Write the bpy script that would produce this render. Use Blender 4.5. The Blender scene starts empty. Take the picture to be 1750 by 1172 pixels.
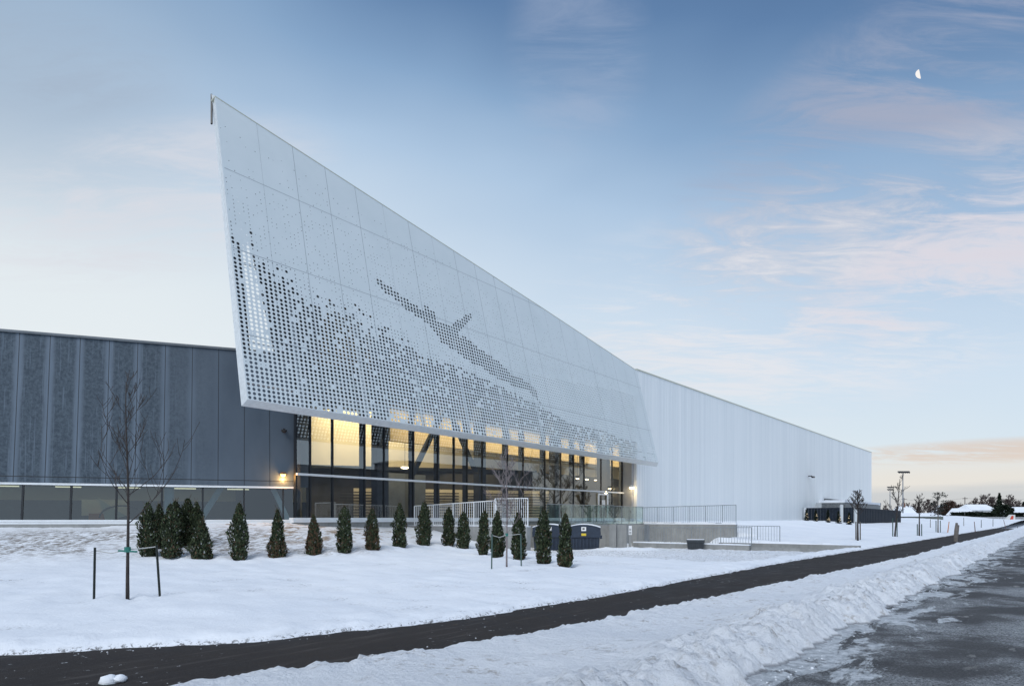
import bpy, math, random
from mathutils import Vector, Matrix, noise
R = math.radians
scene = bpy.context.scene
col = scene.collection

# ------------------------------------------------------------------ camera
F, CX, CY, EYE = 1167.0, 875.0, 885.0, 1.6          # calibration of the 1750 px wide photograph
cd = bpy.data.cameras.new('camera'); cam = bpy.data.objects.new('camera', cd); col.objects.link(cam)
cam.location = (0, 0, EYE); cam.rotation_euler = (R(90), 0, 0)
cd.sensor_width = 36; cd.lens = F / 1750 * 36
cd.shift_y = (CY - 586) / 1750; cd.clip_end = 9000; cd.clip_start = .1
scene.camera = cam
scene.view_settings.view_transform = 'Standard'; scene.view_settings.look = 'None'
scene.view_settings.exposure = 0.0; scene.view_settings.gamma = 1
scene.cycles.use_denoising = True
scene.cycles.max_bounces = 7; scene.cycles.transparent_max_bounces = 12
scene.cycles.diffuse_bounces = 3; scene.cycles.glossy_bounces = 3
scene.cycles.caustics_reflective = False; scene.cycles.caustics_refractive = False
scene.cycles.sample_clamp_indirect = 4

def lin(r, g, b):
    f = lambda c: (c / 255 / 12.92) if c <= 10 else ((c / 255 + .055) / 1.055) ** 2.4
    return (f(r), f(g), f(b), 1)

class NT:
    """tiny node helper"""
    def __init__(s, tree): s.t = tree; s.n = tree.nodes; s.l = tree.links
    def new(s, typ, **kw):
        n = s.n.new(typ)
        for k, v in kw.items(): setattr(n, k, v)
        return n
    def link(s, a, b): s.l.new(a, b)
    def set(s, sock, v):
        if hasattr(v, 'is_output') or isinstance(v, bpy.types.NodeSocket): s.link(v, sock)
        else: sock.default_value = v
    def math(s, op, a, b=None, c=None, clamp=False):
        n = s.new('ShaderNodeMath', operation=op); n.use_clamp = clamp
        s.set(n.inputs[0], a)
        if b is not None: s.set(n.inputs[1], b)
        if c is not None: s.set(n.inputs[2], c)
        return n.outputs[0]
    def mix(s, fac, a, b, blend='MIX'):
        n = s.new('ShaderNodeMix', data_type='RGBA', blend_type=blend)
        s.set(n.inputs[0], fac); s.set(n.inputs[6], a); s.set(n.inputs[7], b)
        return n.outputs[2]
    def ramp(s, fac, stops, interp='LINEAR'):
        n = s.new('ShaderNodeValToRGB'); cr = n.color_ramp; cr.interpolation = interp
        while len(cr.elements) < len(stops): cr.elements.new(.5)
        for e, (p, c) in zip(cr.elements, stops):
            e.position = p; e.color = c if len(c) == 4 else (*c, 1)
        s.link(fac, n.inputs[0]); return n.outputs[0]
    def smooth(s, v, a, b):
        n = s.new('ShaderNodeMapRange', interpolation_type='SMOOTHSTEP')
        s.set(n.inputs[0], v); n.inputs[1].default_value = a; n.inputs[2].default_value = b
        return n.outputs[0]
    def noise(s, vec, scale, detail=4, rough=.55, dist=0):
        n = s.new('ShaderNodeTexNoise')
        if vec is not None: s.link(vec, n.inputs['Vector'])
        n.inputs['Scale'].default_value = scale; n.inputs['Detail'].default_value = detail
        n.inputs['Roughness'].default_value = rough; n.inputs['Distortion'].default_value = dist
        return n.outputs[0]
    def mapping(s, vec, loc=(0, 0, 0), rot=(0, 0, 0), scale=(1, 1, 1)):
        n = s.new('ShaderNodeMapping'); s.link(vec, n.inputs[0])
        n.inputs['Location'].default_value = loc; n.inputs['Rotation'].default_value = rot
        n.inputs['Scale'].default_value = scale; return n.outputs[0]
    def sep(s, vec):
        n = s.new('ShaderNodeSeparateXYZ'); s.link(vec, n.inputs[0]); return n.outputs
    def comb(s, x, y, z):
        n = s.new('ShaderNodeCombineXYZ')
        for i, v in enumerate((x, y, z)): s.set(n.inputs[i], v)
        return n.outputs[0]

# ------------------------------------------------------------------ world
SUN_EL, SUN_AZ = 48, 208                # soft light from high behind the camera, no disc in view
w = bpy.data.worlds.new("World"); scene.world = w; w.use_nodes = True
T = NT(w.node_tree); T.n.clear()
tc = T.new('ShaderNodeTexCoord').outputs['Generated']
x, y, z = T.sep(tc)
el = T.math('MULTIPLY', T.math('ARCSINE', z), 57.2958)
az = T.math('MULTIPLY', T.math('ARCTAN2', x, y), 57.2958)
warp = T.noise(T.mapping(tc, scale=(1.2, 1.2, 3)), 1.6, 3, .5)
ee = T.math('ADD', el, T.math('MULTIPLY', x, 13.0))
ee = T.math('ADD', ee, T.math('MULTIPLY', T.math('SUBTRACT', warp, .5), 9.0))
e1 = T.math('DIVIDE', ee, 90.0, clamp=True)
base = T.ramp(e1, [(0.0, lin(228, 234, 234)), (.10, lin(226, 236, 241)), (.20, lin(212, 228, 243)), (.285, lin(180, 205, 231)),
                   (.35, lin(141, 173, 208)), (.42, lin(98, 132, 174)), (.52, lin(54, 83, 126)), (.62, lin(70, 100, 144)), (1, lin(120, 150, 190))])
# brightening toward the pale sky low on the left (twilight glow behind the dark wing)
gl = T.math('MULTIPLY', T.smooth(az, 5, -32), T.math('MULTIPLY', T.smooth(el, 29, 10), T.smooth(y, -.1, .3)))
base = T.mix(T.math('MULTIPLY', gl, .85), base, lin(240, 246, 248))
# thin grey veil upper left
vl = T.math('MULTIPLY', T.math('MULTIPLY', T.smooth(az, -12, -40), T.smooth(el, 16, 27)), T.smooth(y, -.1, .3))
base = T.mix(T.math('MULTIPLY', vl, .5), base, lin(138, 160, 184))
# warm band just above the horizon, mauve haze below it
wb = T.math('MULTIPLY', T.math('MULTIPLY', T.smooth(el, 5.6, 2.8), T.smooth(az, 14, 30)), T.smooth(y, .1, .4))
base = T.mix(T.math('MULTIPLY', wb, .62), base, lin(241, 226, 210))
hb = T.smooth(T.math('ADD', el, T.math('MULTIPLY', T.math('SUBTRACT', T.noise(T.mapping(tc, scale=(2, 2, 30)), 2.2, 3), .5), 1.2)), 2.6, 1.7)
base = T.mix(T.math('MULTIPLY', hb, .85), base, lin(201, 205, 210))
# cirrus: wispy noise in a plane projection of the sky
zc = T.math('ADD', T.math('MAXIMUM', z, .02), .12)
px_, py_ = T.math('DIVIDE', x, zc), T.math('DIVIDE', y, zc)
P = T.comb(px_, py_, 0.0)
c1 = T.noise(T.mapping(P, loc=(3.1, .7, 0), rot=(0, 0, R(-28)), scale=(.55, 1.25, 1)), 1.25, 7, .62, .6)
c2 = T.noise(T.mapping(P, loc=(1.0, 4.0, 0), rot=(0, 0, R(20)), scale=(1.0, 2.8, 1)), 3.0, 8, .68, 1.2)
cw = T.math('ADD', T.math('MULTIPLY', c1, .55), T.math('MULTIPLY', c2, .45))
def blob(a0, e0, ra, re, tilt=0):
    da = T.math('SUBTRACT', az, a0)
    de = T.math('SUBTRACT', T.math('SUBTRACT', el, e0), T.math('MULTIPLY', da, tilt))
    d = T.math('ADD', T.math('POWER', T.math('DIVIDE', T.math('ABSOLUTE', da), ra), 2.0), T.math('POWER', T.math('DIVIDE', T.math('ABSOLUTE', de), re), 2.0))
    return T.math('MULTIPLY', T.math('POWER', T.smooth(d, 1.0, 0.0), .8), T.smooth(y, -.1, .2))
def cloud(prev, mask, colr, lo, hi, amt):
    cv = T.math('MULTIPLY', T.smooth(cw, lo, hi), mask)
    return T.mix(T.math('MULTIPLY', cv, amt, clamp=True), prev, colr)
base = cloud(base, blob(29, 25.5, 19, 10, .3), lin(170, 177, 198), .40, .60, .95)
base = cloud(base, blob(22, 16, 28, 10, .12), lin(236, 236, 240), .42, .60, .9)
base = cloud(base, blob(34, 18, 14, 5, .3), lin(226, 220, 228), .40, .62, .8)
base = cloud(base, blob(5.5, 34.5, 6.5, 9), lin(180, 192, 215), .44, .66, .45)
base = cloud(base, blob(-28, 22, 15, 6, .35), lin(228, 228, 234), .42, .64, .8)
base = cloud(base, blob(-36, 30, 12, 5, .1), lin(165, 175, 192), .42, .62, .5)
base = cloud(base, blob(35, 4.6, 12, 1.0), lin(226, 200, 180), .38, .52, .7)
# the half of the sky behind the photographer: brightness added out of view to light the facades
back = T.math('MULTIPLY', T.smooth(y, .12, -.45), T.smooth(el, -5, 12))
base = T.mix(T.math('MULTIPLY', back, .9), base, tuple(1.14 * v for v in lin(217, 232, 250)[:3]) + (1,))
gnd = T.smooth(el, -.5, -2)
base = T.mix(gnd, base, lin(170, 182, 200))
nis = T.new('ShaderNodeTexSky'); nis.sky_type = 'NISHITA'; nis.sun_disc = False
nis.sun_elevation = R(SUN_EL); nis.sun_rotation = R(SUN_AZ)
nsc = T.mix(1.0, nis.outputs[0], (.1, .1, .1, 1), 'MULTIPLY')
base = T.mix(.10, base, nsc)
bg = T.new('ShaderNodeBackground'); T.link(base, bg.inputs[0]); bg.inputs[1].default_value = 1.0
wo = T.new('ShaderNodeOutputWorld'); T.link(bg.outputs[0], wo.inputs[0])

# ------------------------------------------------------------------ sun
sl = bpy.data.lights.new('sun', 'SUN'); sun = bpy.data.objects.new('sun', sl); col.objects.link(sun)
sl.energy = 1.45; sl.angle = R(38); sl.color = (1, .995, .985)
sun.rotation_euler = (R(90 - SUN_EL), 0, R(180 - SUN_AZ)); sun.location = (0, -30, 40)

# ------------------------------------------------------------------ street frame
ANG = math.atan2(.781, .624)
Sx, Sy = math.cos(ANG), math.sin(ANG)
def st(s, t, z=0.0): return Vector((Sx * s - Sy * t, Sy * s + Sx * t, z))
def to_st(X, Y): return (Sx * X + Sy * Y, -Sy * X + Sx * Y)
def sm(v):
    v = max(0.0, min(1.0, v)); return v * v * (3 - 2 * v)
def lerp(a, b, k): return a + (b - a) * k
def interp(xs, ys, v):
    if v <= xs[0]: return ys[0]
    for i in range(1, len(xs)):
        if v <= xs[i]: return lerp(ys[i - 1], ys[i], (v - xs[i - 1]) / (xs[i] - xs[i - 1]))
    return ys[-1]
DW = Vector((2.6, 1, 0)).normalized()              # run of the dark wing's wall
DN = Vector((DW.y, -DW.x, 0))                       # its normal, toward the street
D0 = st(18.45, 27.6)                                # corner where dark wing meets the glass
PU_S = [-60, -8, -3, 0, 2.5, 4.76, 7, 9, 11.85, 18, 26, 45, 300]
PU_T = [40, 17.5, 13.7, 11.2, 9.5, 8.1, 7.45, 7.25, 7.18, 7.4, 7.65, 7.6, 7.5]
PL_S = [-60, -8, -3, 0, 2.75, 3.95, 5.7, 7.8, 9.4, 15, 22, 30, 50, 300]
PL_T = [34, 11, 8.6, 7.2, 6.60, 6.35, 5.9, 5.65, 5.5, 5.4, 5.1, 4.85, 4.9, 5.2]
def path_up(s): return interp(PU_S, PU_T, s)
def path_lo(s): return interp(PL_S, PL_T, s)
def far_rise(s, t):
    p = st(s, t); return 1.0 * sm((math.hypot(p.x, p.y) - 125) / 120)
def zg(s, t):
    p = st(s, t)
    dd = (p - D0).dot(DN)
    db = 27.6 - t
    d = lerp(dd, db, sm((s - 15) / 7))
    zl = lerp(1.3, 1.05, sm((s - 17) / 4)) * sm(1 - d / 8.7)
    zr = .14 * sm((t - 8.2) / 1.2) + 1.11 * sm((t - 11) / 15.4)
    pit = -.26 * sm((t - 8.0) / 1.8) + .28 * math.exp(-((s - 30.5) ** 2 + (t - 16.6) ** 2 * .6) / 3.5) + .18 * math.exp(-((s - 27.5) ** 2 + (t - 17.5) ** 2 * .6) / 5)
    w1 = sm((s - 25.25) / .3) if t > 18.7 else sm((s - 22) / 6)
    w2 = lerp(sm((s - 38.45) / .2), sm((s - 45.9) / .3), sm((t - 15.4) / 1.2))
    zz = lerp(lerp(zl, pit, w1), zr, w2)
    return zz + far_rise(s, t)
def ray(px, py): return Vector(((px - CX) / F, 1, (CY - py) / F))
def at(px, Y, z=0.0): return Vector(((px - CX) / F * Y, Y, z))
def hit(px, py):
    r = ray(px, py); Y = 5.0
    while Y < 600:
        p = r * Y; s, t = to_st(p.x, p.y)
        if EYE + p.z <= (zg(s, t) if t > path_up(s) else far_rise(s, t)): break
        Y += max(.03, Y * .002)
    return Vector((p.x, p.y, EYE + p.z))

# ------------------------------------------------------------------ materials
MATS = {}
def mat(name, color=(.5, .5, .5), rough=.6, metal=0.0, spec=.5, bump=None, var=None, fn=None):
    """principled material; bump=(scale, strength, distance); var=(scale, amount)"""
    m = bpy.data.materials.new(name); m.use_nodes = True
    t = NT(m.node_tree); b = t.n['Principled BSDF']
    c = color if len(color) == 4 else (*color, 1)
    b.inputs['Base Color'].default_value = c; b.inputs['Roughness'].default_value = rough
    b.inputs['Metallic'].default_value = metal; b.inputs['Specular IOR Level'].default_value = spec
    oc = t.new('ShaderNodeTexCoord').outputs['Object']
    if var:
        nz = t.noise(oc, var[0], 5, .6)
        lo = [v * (1 - var[1]) for v in c[:3]] + [1]; hi = [min(1, v * (1 + var[1])) for v in c[:3]] + [1]
        t.link(t.ramp(nz, [(.3, tuple(lo)), (.7, tuple(hi))]), b.inputs['Base Color'])
    if bump:
        bn = t.new('ShaderNodeBump'); bn.inputs['Strength'].default_value = bump[1]; bn.inputs['Distance'].default_value = bump[2]
        t.link(t.noise(oc, bump[0], 5, .6), bn.inputs['Height']); t.link(bn.outputs[0], b.inputs['Normal'])
    if fn: fn(t, b, oc)
    MATS[name] = m; return m

def snow_fn(dirt=None):
    def fn(t, b, oc):
        big = t.noise(oc, .35, 4, .5)
        c = t.ramp(big, [(.3, (.79, .83, .89)), (.7, (.87, .90, .945))])
        sep = t.sep(oc)
        if dirt == 'field':
            # thawed grass and soil specks on the slope in front of the dark wing (s<15, high ground)
            n1 = t.noise(t.mapping(oc, scale=(1, 2.2, 1)), 3.4, 9, .75)
            reg = t.math('MULTIPLY', t.smooth(sep[2], .12, .42), t.smooth(sep[2], 1.28, 1.0))
            reg = t.math('MULTIPLY', reg, t.smooth(sep[0], 19.5, 14.5))
            lowf = t.noise(oc, .45, 3, .5)
            m = t.math('MULTIPLY', t.math('MULTIPLY', t.smooth(n1, .43, .58), reg), t.smooth(lowf, .28, .5))
            c = t.mix(t.math('MULTIPLY', m, .85), c, (.13, .10, .07, 1))
            # bare soil patches at the foot of the concrete plinth
            n2 = t.noise(t.mapping(oc, scale=(1, 1.5, 1)), 1.3, 8, .7)
            reg2 = t.math('MULTIPLY', t.smooth(sep[2], .5, .72), t.math('MULTIPLY', t.smooth(sep[0], 14, 16), t.smooth(sep[0], 24, 21)))
            c = t.mix(t.math('MULTIPLY', t.math('MULTIPLY', t.smooth(n2, .50, .58), reg2), .85), c, (.28, .2, .13, 1))
            # tyre and shovel marks in the service yard
            n3 = t.noise(t.mapping(oc, rot=(0, 0, R(8)), scale=(.5, 3.5, 1)), 1.1, 8, .7)
            yard = t.math('MULTIPLY', t.smooth(sep[0], 25, 28), t.smooth(sep[0], 41, 38))
            c = t.mix(t.math('MULTIPLY', t.math('MULTIPLY', t.smooth(n3, .56, .70), yard), .45), c, (.30, .30, .30, 1))
        if dirt == 'field':      # leaf litter and grit along the cleared edge
            eg = t.math('MULTIPLY', t.smooth(sep[2], .07, .02), t.smooth(t.noise(oc, 16, 5, .75), .50, .60))
            c = t.mix(t.math('MULTIPLY', eg, .8), c, (.045, .04, .036, 1))
        if dirt == 'bank':
            n1 = t.noise(oc, 5.5, 9, .72)
            lowf = t.noise(oc, .7, 3, .5)
            m = t.math('MULTIPLY', t.smooth(n1, .53, .66), t.smooth(lowf, .38, .6))
            c = t.mix(t.math('MULTIPLY', m, .6), c, (.25, .21, .17, 1))
            # the foot of the bank is grey road slush
            edge = t.smooth(t.math('ADD', sep[2], t.math('MULTIPLY', n1, -.05)), .012, -.02)
            c = t.mix(t.math('MULTIPLY', edge, .75), c, (.16, .17, .19, 1))
        t.link(c, b.inputs['Base Color'])
        bn = t.new('ShaderNodeBump'); bn.inputs['Strength'].default_value = .9 if dirt == 'bank' else .6; bn.inputs['Distance'].default_value = .09 if dirt == 'bank' else .04
        hh = t.math('ADD', t.noise(oc, 9, 8, .72), t.math('MULTIPLY', t.noise(oc, 1.6, 4, .5), 1.4 if dirt != 'bank' else .5))
        t.link(hh, bn.inputs['Height']); t.link(bn.outputs[0], b.inputs['Normal'])
        b.inputs['Subsurface Weight'].default_value = 0
    return fn
mat('snow_field', rough=.8, spec=.2, fn=snow_fn('field'))
mat('snow_bank', rough=.75, spec=.25, fn=snow_fn('bank'))
mat('snow_plain', rough=.8, spec=.2, fn=snow_fn())

def path_fn(t, b, oc):
    n = t.noise(oc, .8, 6, .65); f = t.noise(oc, 60, 3, .6)
    c = t.ramp(n, [(.3, (.020, .017, .017)), (.7, (.042, .037, .035))])
    c = t.mix(t.smooth(f, .55, .75), c, (.06, .06, .06, 1))
    tr_ = t.noise(t.mapping(oc, rot=(0, 0, R(-4)), scale=(.35, 4, 1)), 1.4, 7, .7)
    c = t.mix(t.math('MULTIPLY', t.smooth(tr_, .52, .68), .55), c, (.085, .078, .074, 1))
    sp = t.noise(oc, 8, 6, .7); lowf = t.noise(oc, .5, 2)
    c = t.mix(t.math('MULTIPLY', t.math('MULTIPLY', t.smooth(sp, .63, .68), t.smooth(lowf, .45, .6)), .8), c, (.75, .78, .82, 1))
    t.link(c, b.inputs['Base Color'])
    t.link(t.ramp(n, [(.35, (.65, .65, .65)), (.65, (.9, .9, .9))]), b.inputs['Roughness'])
    bn = t.new('ShaderNodeBump'); bn.inputs['Strength'].default_value = .5; bn.inputs['Distance'].default_value = .01
    t.link(f, bn.inputs['Height']); t.link(bn.outputs[0], b.inputs['Normal'])
mat('path_asphalt', fn=path_fn, spec=.15)

def road_fn(t, b, oc):
    sep = t.sep(oc)
    big = t.noise(oc, .9, 6, .6); f = t.noise(oc, 75, 3, .65)
    c = t.ramp(big, [(.3, (.026, .026, .028)), (.7, (.058, .057, .058))])
    gr_ = t.noise(oc, 26, 6, .8)
    c = t.mix(t.smooth(gr_, .48, .66), c, (.105, .105, .108, 1))
    c = t.mix(t.smooth(gr_, .46, .34), c, (.018, .019, .022, 1))
    c = t.mix(t.smooth(f, .55, .8), c, (.14, .14, .145, 1))
    # packed snow and ice: tongues reaching out from the bank and a broad scuffed sheet mid-lane
    st_ = t.mapping(oc, rot=(0, 0, R(51)), scale=(.5, 1.5, 1))
    n1 = t.noise(st_, 1.3, 9, .72, .5); n2 = t.noise(oc, 34, 8, .85); n3 = t.noise(oc, .45, 7, .6, .3)
    near = t.smooth(sep[1], .6, 2.35)
    ton = t.math('ADD', n1, t.math('ADD', t.math('MULTIPLY', near, .20), t.math('MULTIPLY', t.math('SUBTRACT', n2, .5), .10)))
    ice1 = t.smooth(ton, .625, .69)
    shd = t.math('ADD', n3, t.math('MULTIPLY', t.smooth(sep[1], 1.0, -.4), .12))
    ice2 = t.math('MULTIPLY', t.smooth(shd, .46, .58), t.smooth(t.math('ADD', n2, t.math('MULTIPLY', shd, .35)), .62, .76))
    ice = t.math('MAXIMUM', t.math('MULTIPLY', ice1, t.smooth(n2, .28, .48)), t.math('MULTIPLY', ice2, .75))
    icec = t.ramp(t.noise(oc, 7, 8, .75), [(.36, (.30, .34, .38)), (.60, (.78, .82, .86))])
    c = t.mix(t.math('MULTIPLY', ice, .85), c, icec)
    wet = t.math('MULTIPLY', t.smooth(t.noise(t.mapping(oc, loc=(4, 1, 0), rot=(0, 0, R(-30)), scale=(.8, 2, 1)), 1.1, 5, .6), .60, .64), t.math('SUBTRACT', 1.0, ice))
    c = t.mix(t.math('MULTIPLY', wet, .8), c, (.012, .013, .016, 1))
    t.link(c, b.inputs['Base Color'])
    r = t.math('SUBTRACT', .72, t.math('MULTIPLY', wet, .42))
    t.link(t.math('SUBTRACT', r, t.math('MULTIPLY', ice, .22)), b.inputs['Roughness'])
    bn = t.new('ShaderNodeBump'); bn.inputs['Strength'].default_value = .7; bn.inputs['Distance'].default_value = .02
    t.link(t.math('ADD', t.math('MULTIPLY', f, .5), t.math('MULTIPLY', ice, t.math('ADD', n2, .8))), bn.inputs['Height']); t.link(bn.outputs[0], b.inputs['Normal'])
mat('road_asphalt', fn=road_fn, spec=.4)

def white_wall_fn(t, b, oc):
    s, tt, zz = t.sep(oc)
    # narrow vertical cladding flutes and broader panel-to-panel tone
    panel = t.new('ShaderNodeTexWhiteNoise', noise_dimensions='1D'); t.link(t.math('FLOOR', t.math('DIVIDE', s, .62)), panel.inputs[1])
    streak = t.noise(t.comb(t.math('MULTIPLY', s, 3.2), 0.0, t.math('MULTIPLY', zz, .06)), 1.0, 6, .7)
    fine = t.noise(t.comb(t.math('MULTIPLY', s, 14), 0.0, t.math('MULTIPLY', zz, .3)), 1.0, 3, .7)
    v = t.math('ADD', t.math('MULTIPLY', panel.outputs[0], .14), t.math('ADD', t.math('MULTIPLY', streak, .50), t.math('MULTIPLY', fine, .36)))
    c = t.ramp(v, [(.3, (.72, .76, .79)), (.5, (.82, .86, .88)), (.7, (.91, .93, .94))])
    joint = t.math('FRACT', t.math('DIVIDE', s, .62))
    jl = t.math('LESS_THAN', joint, .06)
    c = t.mix(t.math('MULTIPLY', jl, .6), c, (.95, .97, 1, 1))
    t.link(c, b.inputs['Base Color'])
    t.link(t.ramp(streak, [(.3, (.28, .28, .28)), (.7, (.5, .5, .5))]), b.inputs['Roughness'])
    wv = t.math('SINE', t.math('MULTIPLY', s, 2 * math.pi / .30))
    bn = t.new('ShaderNodeBump'); bn.inputs['Strength'].default_value = .8; bn.inputs['Distance'].default_value = .014
    t.link(t.math('ADD', wv, t.math('MULTIPLY', streak, 2.0)), bn.inputs['Height']); t.link(bn.outputs[0], b.inputs['Normal'])
mat('white_cladding', fn=white_wall_fn, spec=.5)

def dark_wall_fn(t, b, oc):
    # oc.x runs along the wall (metres), oc.z up
    u, v, zz = t.sep(oc)
    fr = t.math('FRACT', t.math('DIVIDE', u, 1.1)); 
    cell = t.math('ABSOLUTE', t.math('SUBTRACT', fr, .5))            # 0 middle, .5 joint
    n = t.noise(oc, 7.5, 8, .8); drip = t.noise(t.comb(t.math('MULTIPLY', u, 11), 0.0, t.math('MULTIPLY', zz, .35)), 1.0, 6, .7)
    wob = t.noise(t.mapping(oc, scale=(2.2, 1, .5)), 1.5, 4, .6)
    edge = t.math('ADD', cell, t.math('MULTIPLY', t.math('SUBTRACT', wob, .5), .16))
    frost = t.smooth(edge, .46, .26)                                 # mottled rime in the panel middle
    far = t.smooth(u, -2.3, -6.8)                                    # panels nearest the glass are clean
    fz = t.math('MULTIPLY', frost, t.math('MULTIPLY', far, t.smooth(zz, .1, .45)))
    clean = t.ramp(t.noise(t.mapping(oc, scale=(1, 1, .4)), .9, 4, .5), [(.3, (.074, .100, .134)), (.7, (.096, .126, .164))])
    mott = t.ramp(n, [(.40, (.036, .054, .076)), (.62, (.082, .112, .142))])
    c = t.mix(fz, clean, mott)
    dr = t.math('MULTIPLY', t.math('MULTIPLY', t.smooth(drip, .54, .64), t.smooth(zz, .8, 4.0)), t.smooth(u, -3, -7))
    c = t.mix(t.math('MULTIPLY', dr, .6), c, (.13, .17, .22, 1))
    band = t.math('MULTIPLY', t.math('MULTIPLY', t.smooth(edge, .30, .50), far), .45)
    c = t.mix(band, c, (.15, .20, .26, 1))
    t.link(c, b.inputs['Base Color'])
    t.link(t.math('ADD', .38, t.math('MULTIPLY', fz, .3)), b.inputs['Roughness'])
    bn = t.new('ShaderNodeBump'); bn.inputs['Strength'].default_value = .25; bn.inputs['Distance'].default_value = .01
    t.link(t.math('MULTIPLY', n, fz), bn.inputs['Height']); t.link(bn.outputs[0], b.inputs['Normal'])
mat('dark_cladding', fn=dark_wall_fn, spec=.4, metal=.15)

def scr_fn(t, b, oc):
    n = t.noise(oc, .5, 5, .6)
    c = t.ramp(n, [(.3, (.62, .68, .70)), (.7, (.67, .725, .745))])
    bf = t.new('ShaderNodeNewGeometry').outputs['Backfacing']
    t.link(t.mix(bf, c, (.035, .04, .045, 1)), b.inputs['Base Color'])      # unpainted dark rear face of the sheet
mat('screen_metal', rough=.5, spec=.4, fn=scr_fn)
mat('screen_edge', (.66, .70, .72), .55, 0, .4, var=(6, .10), bump=(30, .2, .004))
mat('screen_joint', (.24, .27, .30), .6)
mat('steel_light', (.45, .5, .55), .5, .1)
mat('screen_back', (.035, .045, .06), .6)
mat('coping', (.55, .56, .47), .45, .3)
mat('mullion', (.008, .011, .016), .4)
mat('column', (.012, .016, .024), .5)
mat('white_trim', (.78, .81, .84), .45, var=(3, .05))
mat('pier', (.36, .37, .39), .6, var=(2, .08))
mat('fixture', (.02, .02, .022), .4)
mat('steel_rail', (.30, .33, .35), .4, .6, var=(8, .15))
mat('white_rail', (.75, .78, .80), .45)
def conc_fn(t, b, oc):
    n = t.noise(oc, 1.6, 8, .65); st2 = t.noise(t.mapping(oc, scale=(5, 5, .5)), 1.2, 5, .6)
    c = t.ramp(t.math('ADD', t.math('MULTIPLY', n, .6), t.math('MULTIPLY', st2, .4)), [(.3, (.20, .205, .205)), (.5, (.29, .295, .29)), (.72, (.37, .375, .37))])
    t.link(c, b.inputs['Base Color'])
    bn = t.new('ShaderNodeBump'); bn.inputs['Strength'].default_value = .3; bn.inputs['Distance'].default_value = .01
    t.link(t.noise(oc, 18, 6, .7), bn.inputs['Height']); t.link(bn.outputs[0], b.inputs['Normal'])
mat('concrete', rough=.85, spec=.3, fn=conc_fn)
mat('navy_plastic', (.022, .035, .060), .45, var=(5, .2))
mat('bin_plastic', (.035, .042, .05), .5, var=(5, .2))
mat('label_white', (.8, .8, .8), .5)
mat('label_yellow', (.75, .55, .04), .5)
mat('navy_fence', (.008, .014, .024), .7, 0, .25, var=(2, .3))
mat('unit_white', (.55, .58, .6), .5, var=(2, .08))
mat('unit_grey', (.14, .16, .18), .5, var=(2, .15))
mat('int_floor', (.10, .10, .10), .35)
mat('int_dark', (.035, .045, .06), .7)
mat('int_grey', (.075, .07, .062), .7, var=(.8, .2))
mat('int_cream', (.80, .70, .50), .7, var=(.4, .06))
def wood_fn(t, b, oc):
    n = t.noise(t.mapping(oc, scale=(9, 9, .5)), 1.5, 5, .7)
    t.link(t.ramp(n, [(.3, (.72, .52, .26)), (.7, (.88, .70, .42))]), b.inputs['Base Color'])
mat('int_wood', rough=.6, fn=wood_fn)
mat('int_umber', (.07, .05, .028), .7, var=(1.2, .5))
mat('slat_dark', (.03, .028, .026), .6)
mat('green_tie', (.02, .16, .13), .6)
mat('rope', (.5, .5, .48), .8)
mat('stake_dark', (.02, .028, .026), .6, .2)
mat('stake_green', (.07, .12, .11), .6, .2)
mat('wood_grey', (.16, .145, .13), .85, var=(6, .3))
mat('bark', (.038, .031, .029), .9, var=(12, .35))
mat('bark_pale', (.21, .18, .18), .9, var=(12, .25))
mat('bark_far', (.075, .055, .052), .95)
mat('orange', (.55, .2, .06), .6)
mat('pole_metal', (.20, .22, .25), .5, .3)
mat('siding', (.62, .63, .62), .7, var=(1, .06))
mat('siding_green', (.17, .19, .17), .8, var=(1, .15))
mat('brick', (.16, .085, .065), .85, var=(3, .2))
mat('window_dark', (.03, .035, .045), .15)
mat('red_paint', (.5, .06, .03), .5)
mat('wall_far', (.13, .14, .16), .8, var=(.5, .3))
def emis(name, colr, strength):
    m = bpy.data.materials.new(name); m.use_nodes = True; t = NT(m.node_tree); t.n.clear()
    e = t.new('ShaderNodeEmission'); e.inputs[0].default_value = (*colr, 1); e.inputs[1].default_value = strength
    o = t.new('ShaderNodeOutputMaterial'); t.link(e.outputs[0], o.inputs[0]); MATS[name] = m
emis('moonlight', (1, .96, .93), .95)
emis('lamp_amber', (1, .42, .07), 16)
emis('lamp_warm', (1, .78, .45), 14)
emis('strip_warm', (1, .82, .55), 1.4)
def glass(name, tint, refl, k=1.0):
    m = bpy.data.materials.new(name); m.use_nodes = True; t = NT(m.node_tree); t.n.clear()
    tr = t.new('ShaderNodeBsdfTransparent'); tr.inputs[0].default_value = (*tint, 1)
    g = t.new('ShaderNodeBsdfGlossy'); g.inputs['Roughness'].default_value = 0.0; g.inputs[0].default_value = (.93, .98, 1, 1)
    lwn = t.new('ShaderNodeLayerWeight'); lwn.inputs[0].default_value = .5      # facing, the same from both sides of the pane
    fac = t.math('ADD', t.math('MULTIPLY', t.math('POWER', lwn.outputs['Facing'], 4.0), .9 * k), refl, clamp=True)
    mx = t.new('ShaderNodeMixShader'); t.link(fac, mx.inputs[0]); t.link(tr.outputs[0], mx.inputs[1]); t.link(g.outputs[0], mx.inputs[2])
    o = t.new('ShaderNodeOutputMaterial'); t.link(mx.outputs[0], o.inputs[0]); MATS[name] = m
glass('facade_glass', (.80, .84, .84), .20, .8)
glass('strip_glass', (.40, .52, .55), .10, .7)
glass('guard_glass', (.80, .87, .85), .12, .7)
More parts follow.
